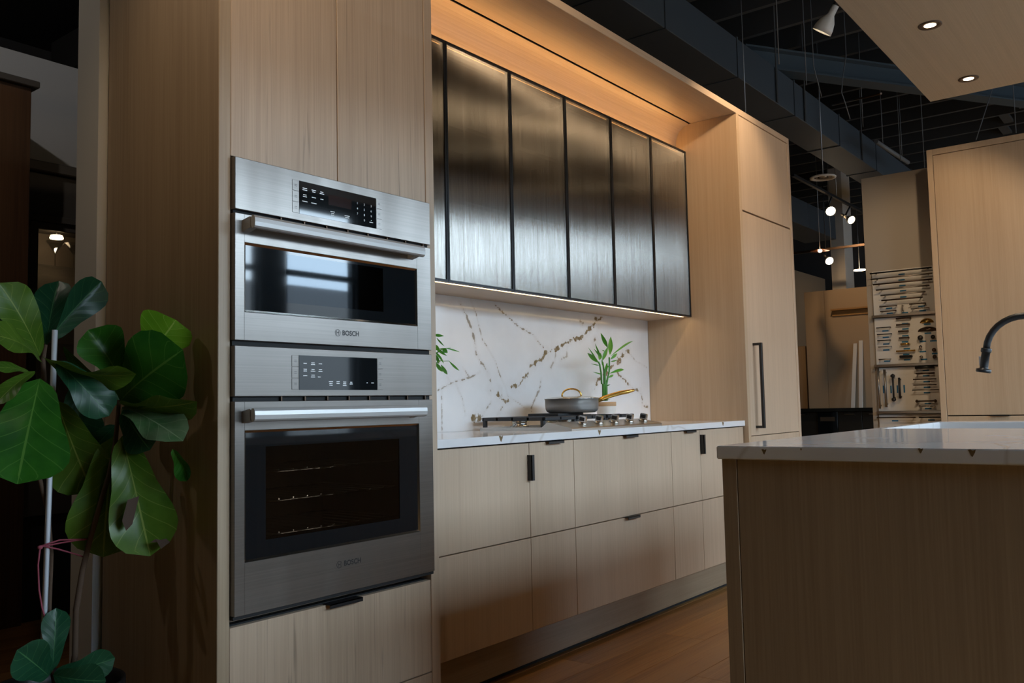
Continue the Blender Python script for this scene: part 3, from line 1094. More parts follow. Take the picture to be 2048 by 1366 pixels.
# ------------------------------------------------------------------ reeded-glass wall cabinet / hood
GY = 0.323
GX = [0.842, 1.265, 1.690, 2.122, 2.541, 2.966, 3.391]
gz0, gz1 = 1.520, 2.511
HC = thing('glass_wall_cabinet', (2.1, .47, gz0), 'long wall cabinet with six black-framed reeded bronze glass doors over the cooktop', 'cabinet')
box('bottom_panel', 0.839, 3.393, GY + .045, .619, gz0, gz0 + .014, M['oak_x'], HC, 0)
box('light_channel', 0.839, 3.393, GY + .020, GY + .028, gz0, gz0 + .014, M['oak_x'], HC, 0)
box('top_board', 0.839, 3.393, GY + .022, .372, gz1 - .03, gz1 - .014, M['oak_x'], HC, 0)
box('back_panel', 0.839, 3.393, .596, .604, gz0 + .015, gz1 - .03, M['oak_shade'], HC, 0)
box('inner_top', 0.839, 3.393, .373, .60, gz1 - .045, gz1 - .031, M['oak_shade'], HC, 0)
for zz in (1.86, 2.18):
    box('shelf', 0.841, 3.391, .36, .595, zz, zz + .018, M['oak_shade'], HC, 0)
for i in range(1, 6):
    box('divider', GX[i] - .009, GX[i] + .009, .36, .595, gz0 + .015, gz1 - .045, M['oak_shade'], HC, 0)
for i in range(6):
    a, b = GX[i] + .0012, GX[i + 1] - .0012
    t = .0085
    mb = MB().box(a, b, GY, GY + .02, gz0, gz0 + t).box(a, b, GY, GY + .02, gz1 - t, gz1)
    mb.box(a, a + t, GY, GY + .02, gz0 + t, gz1 - t).box(b - t, b, GY, GY + .02, gz0 + t, gz1 - t)
    dr = mb.build('door', M['frame'], HC, label='slim black metal door frame')
    box('glass_pane', a + t, b - t, GY + .006, GY + .010, gz0 + t, gz1 - t, M['fluted'], dr, 0, label='bronze reeded glass pane')
led = box('under_cabinet_light', 0.85, 3.355, GY + .0285, GY + .0395, gz0 + .001, gz0 + .006, M['led'], bev=0)
tag(led, 'warm glowing light strip along the underside of the glass wall cabinet', 'light strip')
led2 = box('cove_light', 0.85, 3.34, GY + .028, GY + .040, gz1 - .0138, gz1 - .009, M['ledcove'], bev=0)
tag(led2, 'amber light strip hidden on top of the glass wall cabinet', 'light strip')

# soffit: top panel running over the fridge cabinet, cove below it
SF = thing('soffit', (2.1, .2, 2.66), 'pale oak soffit with a curved cove above the glass wall cabinet', 'soffit')
box('top_panel', 0.838, 4.217, 0.0, .287, 2.6755, 2.712, M['oak_x'], SF, .0015)
box('seam', 0.838, 3.394, .288, .295, 2.690, 2.70, M['blackmat'], SF, 0)
pr = [(.296, 2.678)]
for i in range(0, 11):
    t = math.pi / 2 * i / 10
    pr.append((.290 + .098 * math.sin(t), 2.570 + .102 * math.cos(t)))
pr = [(.296, 2.6725)] + [p for p in pr[2:]] + [(.388, 2.484)]
outer = [(p[0] + .012, p[1] + .012) for p in pr[::-1]]
mb = MB()
poly = pr + outer
mb.prism([(0.838, a, b) for a, b in poly], (3.3945 - .838, 0, 0))
cv = mb.build('cove_panel', M['oak_x'], SF, label='curved oak cove panel')
for f in cv.data.polygons:
    f.use_smooth = False

# ------------------------------------------------------------------ fridge cabinet
FR = thing('fridge_cabinet', (3.8, .3, 0), 'tall pale oak fridge cabinet with a long black bar handle', 'cabinet')
box('side_panel', 3.395, 3.430, 0.0, .62, 0, 2.675, M['oak_warm'], FR, .0012)  # warm lamplight on this side is put into its oak tone
box('side_panel', 4.183, 4.217, 0.0, .62, 0, 2.675, M['oak'], FR, .0012)
box('carcass', 3.4305, 4.1825, .028, .04, .02, 2.674, M['blackmat'], FR, 0)  # matte black backing, puts the shade of the door gaps into colour
box('carcass_top', 3.4305, 4.1825, .30, .62, 2.66, 2.674, M['oak_shade'], FR, 0)
box('door', 3.4325, 4.1805, .0025, .024, 2.1185, 2.671, M['oak'], FR)
fd = box('door', 3.4325, 4.1805, .0025, .024, .8245, 2.109, M['oak'], FR)
box('door', 3.4325, 4.1805, .0025, .024, .03, .8205, M['oak'], FR)
ht, hb = P(1505, 687, 1, -.035), P(1510, 857, 1, -.035)
hx = 3.512
mb = MB().box(hx - .009, hx + .009, -.050, -.034, .865, 1.352, .001)
mb.box(hx - .009, hx + .009, -.034, .004, .865, .879).box(hx - .009, hx + .009, -.034, .004, 1.338, 1.352)
mb.build('bar_handle', M['black'], fd, label='long square black bar handle')

# ------------------------------------------------------------------ cooktop
CX0, CX1, CY0, CY1, CZ = 1.722, 2.500, 0.060, 0.560, 0.912
CK = thing('gas_cooktop', (2.11, .31, CZ), 'stainless gas cooktop with black grates and a row of five knobs', 'cooktop')
mb = MB()
prof = [(CY0, CZ), (CY0, CZ + .008), (CY0 + .005, CZ + .012), (CY0 + .115, CZ + .034), (CY0 + .128, CZ + .034), (CY0 + .155, CZ + .014), (CY1, CZ + .014), (CY1, CZ)]
mb.prism([(CX0, a, b) for a, b in prof], (CX1 - CX0, 0, 0))
mb.build('steel_tray', M['steel_tray'], CK)
sl = math.atan2(.022, .11)
kn = Vector((0, -math.sin(sl), math.cos(sl)))
ky = CY0 + .058
kz = CZ + .012 + (.058 - .005) * .2
for px, py in ((1164, 846), (1197, 843), (1228, 841), (1258, 838), (1286, 836)):
    kx = P(px, py, 1, ky).x
    c = Vector((kx, ky, kz))
    kb = MB().lathe(c, [(0.0, 0), (.021, 0), (.023, .003), (.021, .008), (.016, .011), (.0, .011)], 24, kn).build('knob', M['steel_smooth'], CK, label='polished steel knob')
    # upright grip with dark faces
    along = Vector((0, math.cos(sl), math.sin(sl)))
    sd = Vector((1, 0, 0))
    base = c + kn * .010
    g = MB()
    q = []
    for u, v in ((-.021, 0), (.021, 0), (.021, .022), (.017, .027), (-.017, .027), (-.021, .022)):
        q.append(base + sd * .0 + along * u * .85 + kn * v - sd * .006)
    g.prism(q, sd * .012)
    g.build('grip', M['steel_smooth'], kb)
    g = MB()
    q = []
    for u, v in ((-.014, .005), (.014, .005), (.014, .021), (-.014, .021)):
        q.append(base + along * u * .85 + kn * v - sd * .0066)
    g.prism(q, sd * .0132)
    g.build('grip_inlay', M['black'], kb)
GZ = CZ + .058
burners = [(1.86, .44, .036), (1.86, .27, .030), (2.11, .36, .048), (2.36, .44, .030), (2.36, .27, .036)]
for bx_, by_, br in burners:
    b_ = MB().lathe((bx_, by_, CZ + .014), [(0, 0), (br * 1.25, 0), (br * 1.2, .004), (br * .9, .006), (br * .9, .020), (br, .022), (br, .026), (0, .026)], 28).build('burner', M['steel_smooth'], CK, label='steel burner ring')
    MB().lathe((bx_, by_, CZ + .0402), [(0, 0), (br * 1.05, 0), (br * 1.05, .005), (br * .9, .008), (0, .008)], 28).build('burner_cap', M['iron'], b_)
    MB().tube([(bx_ - br * 1.3, by_, CZ + .014), (bx_ - br * 1.3, by_, CZ + .034)], .0025, 6).build('igniter', M['whiteglaze'], b_)


def grate(x0, x1, y0, y1, raised):
    mb = MB()
    z0, z1 = GZ - .016, GZ
    w = .011
    mb.box(x0, x0 + w, y0, y1, z0, z1, .002).box(x1 - w, x1, y0, y1, z0, z1, .002)
    mb.box(x0, x1, y0, y0 + w, z0, z1, .002).box(x0, x1, y1 - w, y1, z0, z1, .002)
    n = 4
    for i in range(1, n):
        yy = y0 + (y1 - y0) * i / n
        mb.box(x0, x1, yy - .005, yy + .005, z1 - .012, z1 + .001)
    xm = (x0 + x1) / 2
    mb.box(xm - .005, xm + .005, y0, y1, z1 - .012, z1 + .0005)
    g = mb.build('grate', M['iron'], CK, label='black cast iron pan support')
    for fx in (x0 + .001, x1 - .015):
        for fy in (y0 + .004, y1 - .020):
            MB().box(fx, fx + .014, fy, fy + .016, CZ + .0135, z0 + .002).build('grate_foot', M['iron'], g)
    if raised:
        MB().box(x0 + .02, x1 - .02, (y0 + y1) / 2 - .055, (y0 + y1) / 2 + .12, z1, z1 + .012, .002).build('wok_ring', M['iron'], g)


gw = (CX1 - CX0 - .02) / 3
for i in range(3):
    grate(CX0 + .008 + i * (gw + .002), CX0 + .008 + i * (gw + .002) + gw, CY0 + .148, CY1 - .006, i == 1)

# ------------------------------------------------------------------ skillet with lid
pz = GZ + .0125
pl = P(1088, 800, 1, .37)
prr = P(1192, 800, 1, .37)
pcx, pcy = (pl.x + prr.x) / 2 + .005, .37
PR = 0.128
SK = thing('skillet', (pcx, pcy, pz), 'grey lidded skillet with gold handles standing on the cooktop', 'pan')
ph = .066
MB().lathe((pcx, pcy, pz), [(0, 0), (PR * .86, 0), (PR * .94, .006), (PR * .985, .018), (PR, .034), (PR, ph), (PR + .003, ph + .001), (PR + .003, ph - .001), (PR - .003, ph), (PR - .004, .02), (PR * .85, .005), (0, .005)], 64).build('pan_body', M['pan'], SK, label='grey anodised pan body')
MB().lathe((pcx, pcy, pz + ph), [(PR + .004, .0012), (PR + .004, .003), (PR - .006, .0045), (PR * .72, .010), (PR * .4, .0125), (0, .0135)], 64).build('lid', M['steel_smooth'], SK, label='flat steel lid')
u = Vector((.62, -.785, 0)).normalized()
arc = []
for i in range(15):
    t = math.pi * i / 14
    arc.append(Vector((pcx, pcy, pz + ph + .012)) + u * (-.046 * math.cos(t)) + Vector((0, 0, .036 * math.sin(t) ** .85)))
MB().tube(arc, .0042, 8).build('lid_handle', M['gold'], SK, label='gold arched lid handle')
hd = Vector((.72, -.69, 0)).normalized()
b0 = Vector((pcx, pcy, pz + ph - .012)) + hd * (PR - .002)
hp = [b0 + hd * t + Vector((0, 0, zz)) for t, zz in ((0, 0), (.03, .012), (.07, .025), (.115, .036), (.155, .042), (.185, .048))]
mb = MB()
rings = []
side = Vector((-hd.y, hd.x, 0))
for p, (hw, hh) in zip(hp, ((.013, .011), (.013, .012), (.013, .011), (.015, .011), (.015, .010), (.010, .006))):
    ring = []
    for k in range(10):
        t = 2 * math.pi * k / 10
        ring.append(mb.bm.verts.new(p + side * hw * math.cos(t) + Vector((0, 0, hh * math.sin(t)))))
    rings.append(ring)
for A, B in zip(rings, rings[1:]):
    for k in range(10):
        f = mb.bm.faces.new((A[k], A[(k + 1) % 10], B[(k + 1) % 10], B[k]))
        f.smooth = True
mb.bm.faces.new(rings[0][::-1])
mb.bm.faces.new(rings[-1])
mb.build('handle', M['gold'], SK, label='long curved gold handle')


# ------------------------------------------------------------------ leaves
def leaf(parent, base, tip, width, m, turn=0.0, bend=0.05, fold=0.15, wave=0.03, shape='fig', name='leaf', seed=0, nv=14, nu=8, hint=None):
    rd = random.Random(seed)
    base, tip = Vector(base), Vector(tip)
    d = tip - base
    L = d.length
    dn = d.normalized()
    view = (hint or (CC - base)).normalized()
    s = dn.cross(view)
    s.normalize()
    nn = s.cross(dn).normalized()
    if nn.dot(view) < 0:
        nn = -nn
    R = Matrix.Rotation(turn, 3, dn)
    s, nn = R @ s, R @ nn
    if shape == 'fig':
        tab = [(0, .0), (.05, .26), (.15, .45), (.28, .56), (.42, .66), (.55, .84), (.68, .98), (.78, 1.0), (.88, .86), (.95, .58), (.985, .28), (1, 0.02)]
    else:
        tab = [(0, .10), (.1, .45), (.3, .9), (.45, 1.0), (.65, .8), (.85, .4), (1, .02)]

    def prof(v):
        for (a, b), (c, e) in zip(tab, tab[1:]):
            if v <= c:
                return b + (e - b) * (v - a) / (c - a)
        return 0
    bm = bmesh.new()
    uvl = bm.loops.layers.uv.new('UVMap')
    ph1, ph2 = rd.random() * 6, rd.random() * 6
    grid = []
    for i in range(nv + 1):
        v = i / nv
        hw = prof(v) * width / 2
        c = base + d * v + nn * (bend * L * 4 * v * (1 - v)) - nn * (bend * L * .0)
        r_ = []
        for j in range(nu + 1):
            uu = -1 + 2 * j / nu
            off = fold * abs(uu) * hw + wave * L * abs(uu) ** 1.5 * math.sin(v * 11 + (ph1 if uu < 0 else ph2)) * (prof(v))
            r_.append((bm.verts.new(c + s * uu * hw + nn * off), (0.5 + uu * .5, v)))
        grid.append(r_)
    for i in range(nv):
        for j in range(nu):
            q = [grid[i][j], grid[i][j + 1], grid[i + 1][j + 1], grid[i + 1][j]]
            f = bm.faces.new([a[0] for a in q])
            f.smooth = True
            for lp, a in zip(f.loops, q):
                lp[uvl].uv = a[1]
    bmesh.ops.translate(bm, verts=bm.verts, vec=-base)
    me = bpy.data.meshes.new(name)
    bm.to_mesh(me)
    bm.free()
    me.materials.append(m)
    o = bpy.data.objects.new(name, me)
    link(o, base, parent)
    return o


# ------------------------------------------------------------------ lucky bamboo right of the cooktop
by = .47
pb = P(1213, 826, 1, by)
BX_ = pb.x
BB = thing('bamboo_plant', (BX_, by, .912), 'lucky bamboo in a small clay and white pot behind the skillet handle', 'plant')
PH = P(1213, 804, 1, by).z - .912
PRD = (P(1225.5, 815, 1, by).x - P(1199.5, 815, 1, by).x) * .40
MB().lathe((BX_, by, .912), [(0, 0), (PRD * .9, 0), (PRD * .96, .004), (PRD, PH - .022)], 32).build('pot_body', M['whiteglaze'], BB, label='white glazed lower pot')
MB().lathe((BX_, by, .912), [(PRD, PH - .022), (PRD * 1.01, PH - .021), (PRD * 1.02, PH), (PRD * .9, PH), (PRD * .88, PH - .010), (0, PH - .010)], 32).build('pot_rim', M['terracotta'], BB, label='raw clay rim band')


def bp_(x, y, yy=by):
    return P(1150 + x / 7.588, 650 + y / 7.588, 1, yy)


canes = [[(430, 1150), (428, 900), (405, 890), (395, 720), (375, 600), (355, 560)], [(465, 1150), (455, 900), (455, 760), (465, 660), (485, 590)], [(478, 1150), (475, 900), (500, 790), (520, 700), (522, 560), (520, 490)], [(440, 1150), (445, 880), (440, 700), (420, 560)]]
for i, c in enumerate(canes):
    pts = [bp_(x, y, by - .012 + i * .008) for x, y in c]
    MB().tube(pts, [.0068 if k < 2 else .0045 for k in range(len(pts))], 8).build('cane', M['bamboo'], BB)
bl = [((355, 570), (188, 425), 62, -.05, .3), ((330, 540), (200, 340), 20, .05, .1), ((385, 470), (305, 280), 26, .05, .2), ((390, 480), (285, 360), 34, .1, .2), ((370, 530), (385, 420), 60, .0, .3), ((495, 340), (390, 118), 58, .0, .3), ((415, 540), (500, 330), 56, .0, .4), ((530, 450), (542, 175), 74, .0, .3), ((545, 470), (885, 248), 30, .12, .8), ((540, 520), (640, 430), 44, .1, .3), ((540, 555), (650, 525), 20, .2, .3), ((525, 735), (745, 680), 44, .10, .5), ((505, 800), (585, 755), 34, .1, .4), ((480, 920), (538, 900), 18, .1, .3), ((370, 610), (238, 585), 14, .12, .2), ((385, 745), (270, 712), 20, .2, .2), ((455, 740), (490, 570), 44, .0, .2), ((450, 640), (510, 635), 26, .1, .3), ((430, 640), (405, 520), 26, .05, .2), ((415, 380), (455, 400), 18, .2, .2), ((500, 1140), (540, 1130), 10, .2, .3)]
for i, (a, b, wd, bd, dy) in enumerate(bl):
    A = bp_(*a)
    B = bp_(b[0], b[1], by - .03 + .06 * ((i * 37) % 10) / 10)
    leaf(BB, A, B, wd / 7.588 * 4.6 / FPX * 1.1, M['bambooleaf'], turn=.25 * math.sin(i * 2.1), bend=bd, fold=.25, wave=.0, shape='bamboo', seed=i, nv=8, nu=4)

# second small plant, mostly hidden behind the oven tower
qy = .40
q0 = P(840, 720, 1, qy)
SP = thing('trailing_plant', (q0.x, qy, .912), 'small plant with arching narrow leaves peeking past the oven tower', 'plant')
MB().lathe((q0.x, qy, .912), [(0, 0), (.040, 0), (.050, .006), (.058, .09), (.054, .09), (.048, .07), (0, .07)], 28).build('pot', M['whiteglaze'], SP)
for i, c in enumerate(([(840, 830), (845, 740), (852, 690), (868, 672)], [(842, 830), (850, 760), (862, 715), (885, 697)], [(838, 830), (846, 770), (858, 735), (880, 722)])):
    MB().tube([P(x, y, 1, qy) for x, y in c], .003, 6).build('stem', M['bamboo'], SP)


def sp_(x, y, yy=qy):
    return P(860 + x / 9.757, 640 + y / 9.757, 1, yy)


sl_ = [((60, 290), (275, 312), 60), ((130, 350), (285, 515), 34), ((90, 520), (330, 700), 60), ((240, 560), (345, 640), 95), ((305, 550), (580, 628), 30), ((110, 620), (270, 850), 46), ((120, 680), (175, 860), 60), ((370, 800), (575, 990), 46), ((110, 820), (250, 1010), 80), ((215, 870), (340, 1065), 72), ((60, 480), (200, 620), 90), ((110, 640), (240, 800), 40)]
for i, (a, b, wd) in enumerate(sl_):
    leaf(SP, sp_(*a), sp_(b[0], b[1], qy - .03 + .06 * ((i * 41) % 10) / 10), wd / 9.757 * 3.6 / FPX, M['bambooleaf'], turn=.3 * math.sin(i), bend=.08, fold=.2, wave=0, shape='bamboo', seed=i, nv=8, nu=4)
MB().tube([sp_(140, 560), sp_(305, 552), sp_(400, 548)], .0012, 5).build('stem', M['bamboo'], SP)
MB().tube([sp_(110, 780), sp_(250, 802), sp_(375, 800)], .0012, 5).build('stem', M['bamboo'], SP)

# ------------------------------------------------------------------ fiddle-leaf fig
FG = thing('fiddle_leaf_fig', (-0.20, 0.40, 0), 'tall fiddle-leaf fig with big glossy leaves in a black pot beside the oven tower', 'plant')
pcx_, pcy_, prm = -0.215, 0.395, 0.165
MB().lathe((pcx_, pcy_, 0), [(0, 0), (.120, 0), (.125, .006), (prm - .008, .29), (prm, .292), (prm, .318), (prm - .008, .318), (prm - .014, .30), (prm - .02, .27), (0, .27)], 40).build('pot', M['pot'], FG, label='round black plastic pot')
MB().lathe((pcx_, pcy_, .268), [(prm - .022, .0), (prm * .5, .010), (0, .012)], 32).build('soil', M['soil'], FG)
YL, YR = .36, .30


def stem(pts, rad, name='stem', m='bark'):
    q = [P(x, y, 1, yy) for x, y, yy in pts]
    if name == 'stem':
        q = [Vector((pcx_ + (q[0].x - pcx_) * .3, pcy_ - .03, .27))] + q
        rad = [rad[0]] + rad
    return MB().tube(q, rad, 8).build(name, M[m], FG)


stem([(96, 1300, .37), (100, 1180, .37), (103, 1110, .37), (97, 1030, .37), (85, 980, .37), (75, 940, .37), (78, 860, .37), (88, 760, YL), (86, 720, YL), (92, 690, YL)], [.0055, .0055, .0055, .0055, .006, .006, .006, .007, .006, .004])
stem([(150, 1310, .36), (152, 1220, .35), (165, 1140, .34), (180, 1080, .33), (200, 1010, .32), (218, 950, .31), (230, 890, .31), (236, 830, YR), (238, 800, YR)], [.008, .008, .0075, .007, .007, .0065, .0065, .006, .005])
MB().tube([P(x, y, 1, .355) for x, y in ((85, 1345), (110, 660))], .0078, 4).build('stake', M['stake'], FG, label='white square plastic stake')
for i, c in enumerate(([(82, 1094), (110, 1088), (150, 1081), (188, 1077)], [(82, 1092), (120, 1080), (150, 1079), (186, 1078)], [(84, 1092), (115, 1098), (150, 1108), (174, 1116)], [(80, 1096), (76, 1130), (78, 1180), (84, 1215), (91, 1240), (92, 1280), (88, 1306)])):
    MB().tube([P(x, y, 1, .345 if i < 3 else .342) for x, y in c], .0022, 6).build('string', M['string'], FG, label='red and white twisted string')
MB().lathe(P(80, 1095, 1, .343), [(0, -.006), (.006, -.003), (.006, .003), (0, .006)], 10).build('string', M['string'], FG)
K = 2.45 / FPX   # metres per pixel at the plant's distance
fl = [  # base px, tip px, base y, tip y, width px, material, turn, bend, fold, wave
    ((80, 712), (-2, 566), YL, .30, 78, 'leafolive', .45, .06, .25, .03),
    ((94, 690), (118, 562), .38, .42, 70, 'leafdark', -.5, .05, .3, .03),
    ((98, 680), (203, 563), .38, .40, 72, 'leafdark', .35, -.06, .35, .02),
    ((64, 682), (-14, 598), .36, .38, 46, 'leafdark', .2, .04, .2, .02),
    ((82, 724), (-25, 668), .34, .20, 70, 'leafolive', 1.1, .08, .15, .03),
    ((84, 712), (272, 748), .33, .16, 78, 'leafolive', 1.18, .10, .12, .05),
    ((60, 745), (-20, 690 + 45), .33, .25, 26, 'leafolive', .8, .05, .2, .02),
    ((80, 757), (34, 968), .30, .24, 150, 'leaf', .05, .07, .10, .015),
    ((70, 742), (-12, 812), .30, .26, 44, 'leafolive', .75, .06, .2, .02),
    ((112, 722), (218, 832), .30, .24, 74, 'leafdark', -.3, .07, .2, .04),
    ((126, 692), (238, 785), .38, .34, 50, 'leaf', .9, .10, .2, .02),
    ((112, 800), (185, 985), .40, .40, 118, 'leafolive', .2, .04, .25, .03),
    ((150, 770), (160, 880), .46, .48, 90, 'leafdark', -.2, .04, .2, .02),
    ((292, 716), (352, 640), .18, .10, 112, 'leafbright', .25, .06, -.25, .02),
    ((244, 762), (176, 660), .30, .32, 96, 'leaf', .35, .06, .35, .03),
    ((240, 802), (366, 700), YR, .08, 150, 'leaf', -.25, .10, .12, .04),
    ((238, 806), (394, 803), .29, .04, 74, 'leafolive', .95, .06, .15, .04),
    ((244, 814), (366, 882), .29, .06, 80, 'leafpale', -.55, .06, .10, .05),
    ((236, 812), (196, 742), .32, .36, 60, 'leaf', .5, .05, .2, .02),
    ((228, 872), (206, 1114), .335, .335, 136, 'leafolive', .15, .04, .25, .02),
    ((244, 872), (300, 1112), .27, .19, 122, 'leafolive', -.1, .05, .18, .03),
    ((232, 850), (172, 915), .38, .42, 60, 'leafdark', .2, .05, .2, .02),
    ((246, 820), (300, 900), .26, .20, 70, 'leafdark', .4, .05, .2, .02),
    ((345, 898), (374, 962), .10, .08, 34, 'leaf', .5, -.12, .5, .03),
    ((104, 1342), (112, 1216), .33, .34, 50, 'leafdark', .2, .05, .2, .02),
    ((98, 1352), (34, 1300), .30, .24, 74, 'leafdark', .1, .06, .2, .02),
    ((108, 1346), (230, 1316), .31, .25, 58, 'leafdark', .45, .08, .2, .03),
    ((106, 1350), (212, 1362), .28, .18, 62, 'leafdark', .3, .10, .15, .02),
]
for i, (a, b, y0, y1, wd, mm, tn, bd, fo, wv) in enumerate(fl):
    A, B = P(a[0], a[1], 1, y0), P(b[0], b[1], 1, y1)
    if B.x > -.012:
        B.x = -.012
    lf = leaf(FG, A, B, wd * K, M[mm], tn, bd, fo, wv, seed=i + 3)
    # no leaf may enter the cabinet side
    for v in lf.data.vertices:
        if v.co.x + A.x > -.004 and v.co.y + A.y > -.01:
            v.co.x = -.004 - A.x - .003 * random.random()
for a, b, yy, wd in (((268, 1000), (252, 1062), .185, 26), ((318, 1085), (322, 1098), .155, 36)):
    q = [P(a[0] - wd * .5, a[1], 1, yy), P(a[0] + wd * .4, a[1] - 8, 1, yy), P(b[0] + wd * .5, b[1] - 14, 1, yy - .004), P(b[0], b[1], 1, yy - .006), P(b[0] - wd * .3, b[1] - 20, 1, yy - .003)]
    MB().prism(q, (CC - q[0]).normalized() * -.0015).build('dry_patch', M['dry'], FG, label='brown dry leaf patch')

# ------------------------------------------------------------------ island
IX0, IX1, IY0, IY1 = 0.650, 2.935, -2.25, -1.088
SX0, SX1, SY0, SY1 = 1.925, 2.765, -1.585, -1.128
IT = thing('island_worktop', (1.8, -1.65, .882), 'white quartz island worktop with brown flecks and a sink cutout', 'countertop')
mb = MB()
xs, ys = [IX0, SX0, SX1, IX1], [IY0, SY0, SY1, IY1]
for zz in (.882, .9135):
    pass
gv = {}
for k_, zz in enumerate((.882, .9135)):
    for i in range(4):
        for j in range(4):
            gv[i, j, k_] = mb.bm.verts.new((xs[i], ys[j], zz))
for i in range(3):
    for j in range(3):
        if (i, j) == (1, 1):
            continue
        for k_ in (0, 1):
            mb.bm.faces.new((gv[i, j, k_], gv[i + 1, j, k_], gv[i + 1, j + 1, k_], gv[i, j + 1, k_]))


def wallq(a, b):
    mb.bm.faces.new((gv[(*a, 0)], gv[(*b, 0)], gv[(*b, 1)], gv[(*a, 1)]))


for i in range(3):
    wallq((i, 0), (i + 1, 0))
    wallq((i, 3), (i + 1, 3))
    wallq((0, i), (0, i + 1))
    wallq((3, i), (3, i + 1))
wallq((1, 1), (2, 1)); wallq((1, 2), (2, 2)); wallq((1, 1), (1, 2)); wallq((2, 1), (2, 2))
bmesh.ops.recalc_face_normals(mb.bm, faces=mb.bm.faces)
sharp = [e for e in mb.bm.edges if len(e.link_faces) == 2 and e.link_faces[0].normal.dot(e.link_faces[1].normal) < .5]
bmesh.ops.bevel(mb.bm, geom=sharp, offset=.0022, segments=2, affect='EDGES')
mb.build('slab', M['quartz'], IT)
for px, py, sc in ((1528, 904, 1.0), (1602, 899, .4), (1841, 902, .9), (1944, 907, 1.2)):
    q = P(px, py, 0, IX0)
    fleck(IT, (IX0 - .0003, q.y, q.z), [(u * .5 * sc, v * .55 * sc) for u, v in HEART], 0, .002)
IS = thing('kitchen_island', (1.8, -1.65, 0), 'kitchen island cabinet with shade-toned oak end panel under the quartz worktop', 'island')
box('corner_panel', .663, 2.920, -1.132, -1.095, 0, .8815, M['oak_shade'], IS)
box('end_panel', .664, .684, -2.24, -1.1335, 0, .8815, M['oak_shade'], IS)
box('end_panel', 2.900, 2.920, -2.24, -1.1335, 0, .8815, M['oak_shade'], IS)
box('back_panel', .685, 2.899, -2.24, -2.22, 0, .8815, M['oak_shade'], IS)
SKN = thing('sink', (2.345, -1.356, .66), 'undermount sink set into the island worktop', 'sink')
mb = MB().box(SX0 - .01, SX1 + .01, SY0 - .01, SY1 + .01, .66, .668)
mb.box(SX0 - .012, SX0 - .002, SY0 - .01, SY1 + .01, .66, .8815).box(SX1 + .002, SX1 + .012, SY0 - .01, SY1 + .01, .66, .8815)
mb.box(SX0 - .012, SX1 + .012, SY0 - .012, SY0 - .002, .66, .8815).box(SX0 - .012, SX1 + .012, SY1 + .002, SY1 + .012, .66, .8815)
mb.build('basin', M['steel_tray'], SKN)
MB().lathe((2.345, -1.356, .668), [(0, .001), (.03, .001), (.042, .003), (.045, 0)], 24).build('drain', M['chrome'], SKN)
fx = 2.40
FC = thing('faucet', (fx, -1.64, .9135), 'matte black pull-down faucet arching over the island sink', 'faucet')
cyc, czc, rr = -1.512, 1.186, .128
pts = [(fx, cyc - rr, .9135), (fx, cyc - rr, 1.05)]
for i in range(17):
    t = math.pi - math.pi * .97 * i / 16
    pts.append((fx, cyc + rr * math.cos(t), czc + rr * math.sin(t)))
MB().tube(pts, .0125, 16).build('spout', M['black'], FC, label='matte black gooseneck spout')
e0 = Vector(pts[-1])
hd_ = Vector((0, .17, -1)).normalized()
MB().lathe(e0, [(0, -.003), (.0175, -.003), (.0185, 0), (.0185, .010), (.0165, .014), (.0148, .014), (.0148, .070), (.0150, .074), (.026, .077), (.0265, .086), (.024, .090), (0, .088)], 24, hd_).build('spray_head', M['black'], FC, label='black cylindrical spray head')
cxs = e0 + hd_ * .043
MB().box(cxs.x - .0055, cxs.x + .0055, cxs.y + .010, cxs.y + .0195, cxs.z - .018, cxs.z + .016, .001).build('spray_switch', M['grey'], FC, label='light grey switch')
MB().lathe((fx, cyc - rr, .9135), [(0, 0), (.027, 0), (.027, .006), (.022, .01), (.020, .06), (0, .06)], 24).build('base', M['black'], FC)
MB().tube([(fx + .015, cyc - rr, .95), (fx + .06, cyc - rr, .955), (fx + .09, cyc - rr, .985)], .006, 8).build('lever', M['black'], FC)

# ------------------------------------------------------------------ hanging canopy with downlights
CZ2 = 2.37
CN = thing('hanging_canopy', (1.8, -1.7, CZ2), 'flat oak canopy hanging over the island with small recessed lights', 'canopy')
box('panel', .60, 2.975, -2.30, -1.118, CZ2, CZ2 + .06, M['canopy'], CN, .001)
for xx in (.9, 2.7):
    for yy in (-2.1, -1.35):
        MB().tube([(xx, yy, CZ2 + .06), (xx, yy, CEIL - .005)], .004, 6).build('suspension_rod', M['rod'], CN)


def spot(name, loc, target, watts, col, angle, blend=.6, rad=.03):
    ld = bpy.data.lights.new(name, 'SPOT')
    ld.energy = watts
    ld.color = col
    ld.spot_size = math.radians(angle)
    ld.spot_blend = blend
    ld.shadow_soft_size = rad
    lo = bpy.data.objects.new(name, ld)
    COL.objects.link(lo)
    lo.location = loc
    lo.rotation_euler = (Vector(target) - Vector(loc)).to_track_quat('-Z', 'Y').to_euler()
    return lo


WARM = (1.0, .72, .44)
for i, (px, py, lab) in enumerate(((1860, 50, 'larger recessed downlight in the canopy, nearer the viewer'), (1937, 157, 'smaller recessed downlight near the far corner of the canopy'))):
    q = P(px, py, 2, CZ2)
    dl = thing('recessed_downlight', (q.x, q.y, CZ2 - .004), lab, 'downlight', 'canopy downlights')
    MB().lathe((q.x, q.y, CZ2 - .004), [(.020, .004), (.022, .0015), (.039, 0), (.0405, .0025), (.040, .0042)], 28).build('trim_ring', M['bronze'], dl, label='dark bronze trim ring')
    MB().lathe((q.x, q.y, CZ2 - .002), [(0, 0), (.0205, 0)], 20).build('lens', M['bulb'], dl, label='glowing lens')
    spot('downlight_beam', (q.x, q.y, CZ2 - .012), (q.x, q.y, 0), 6, (1, .82, .60), 80)

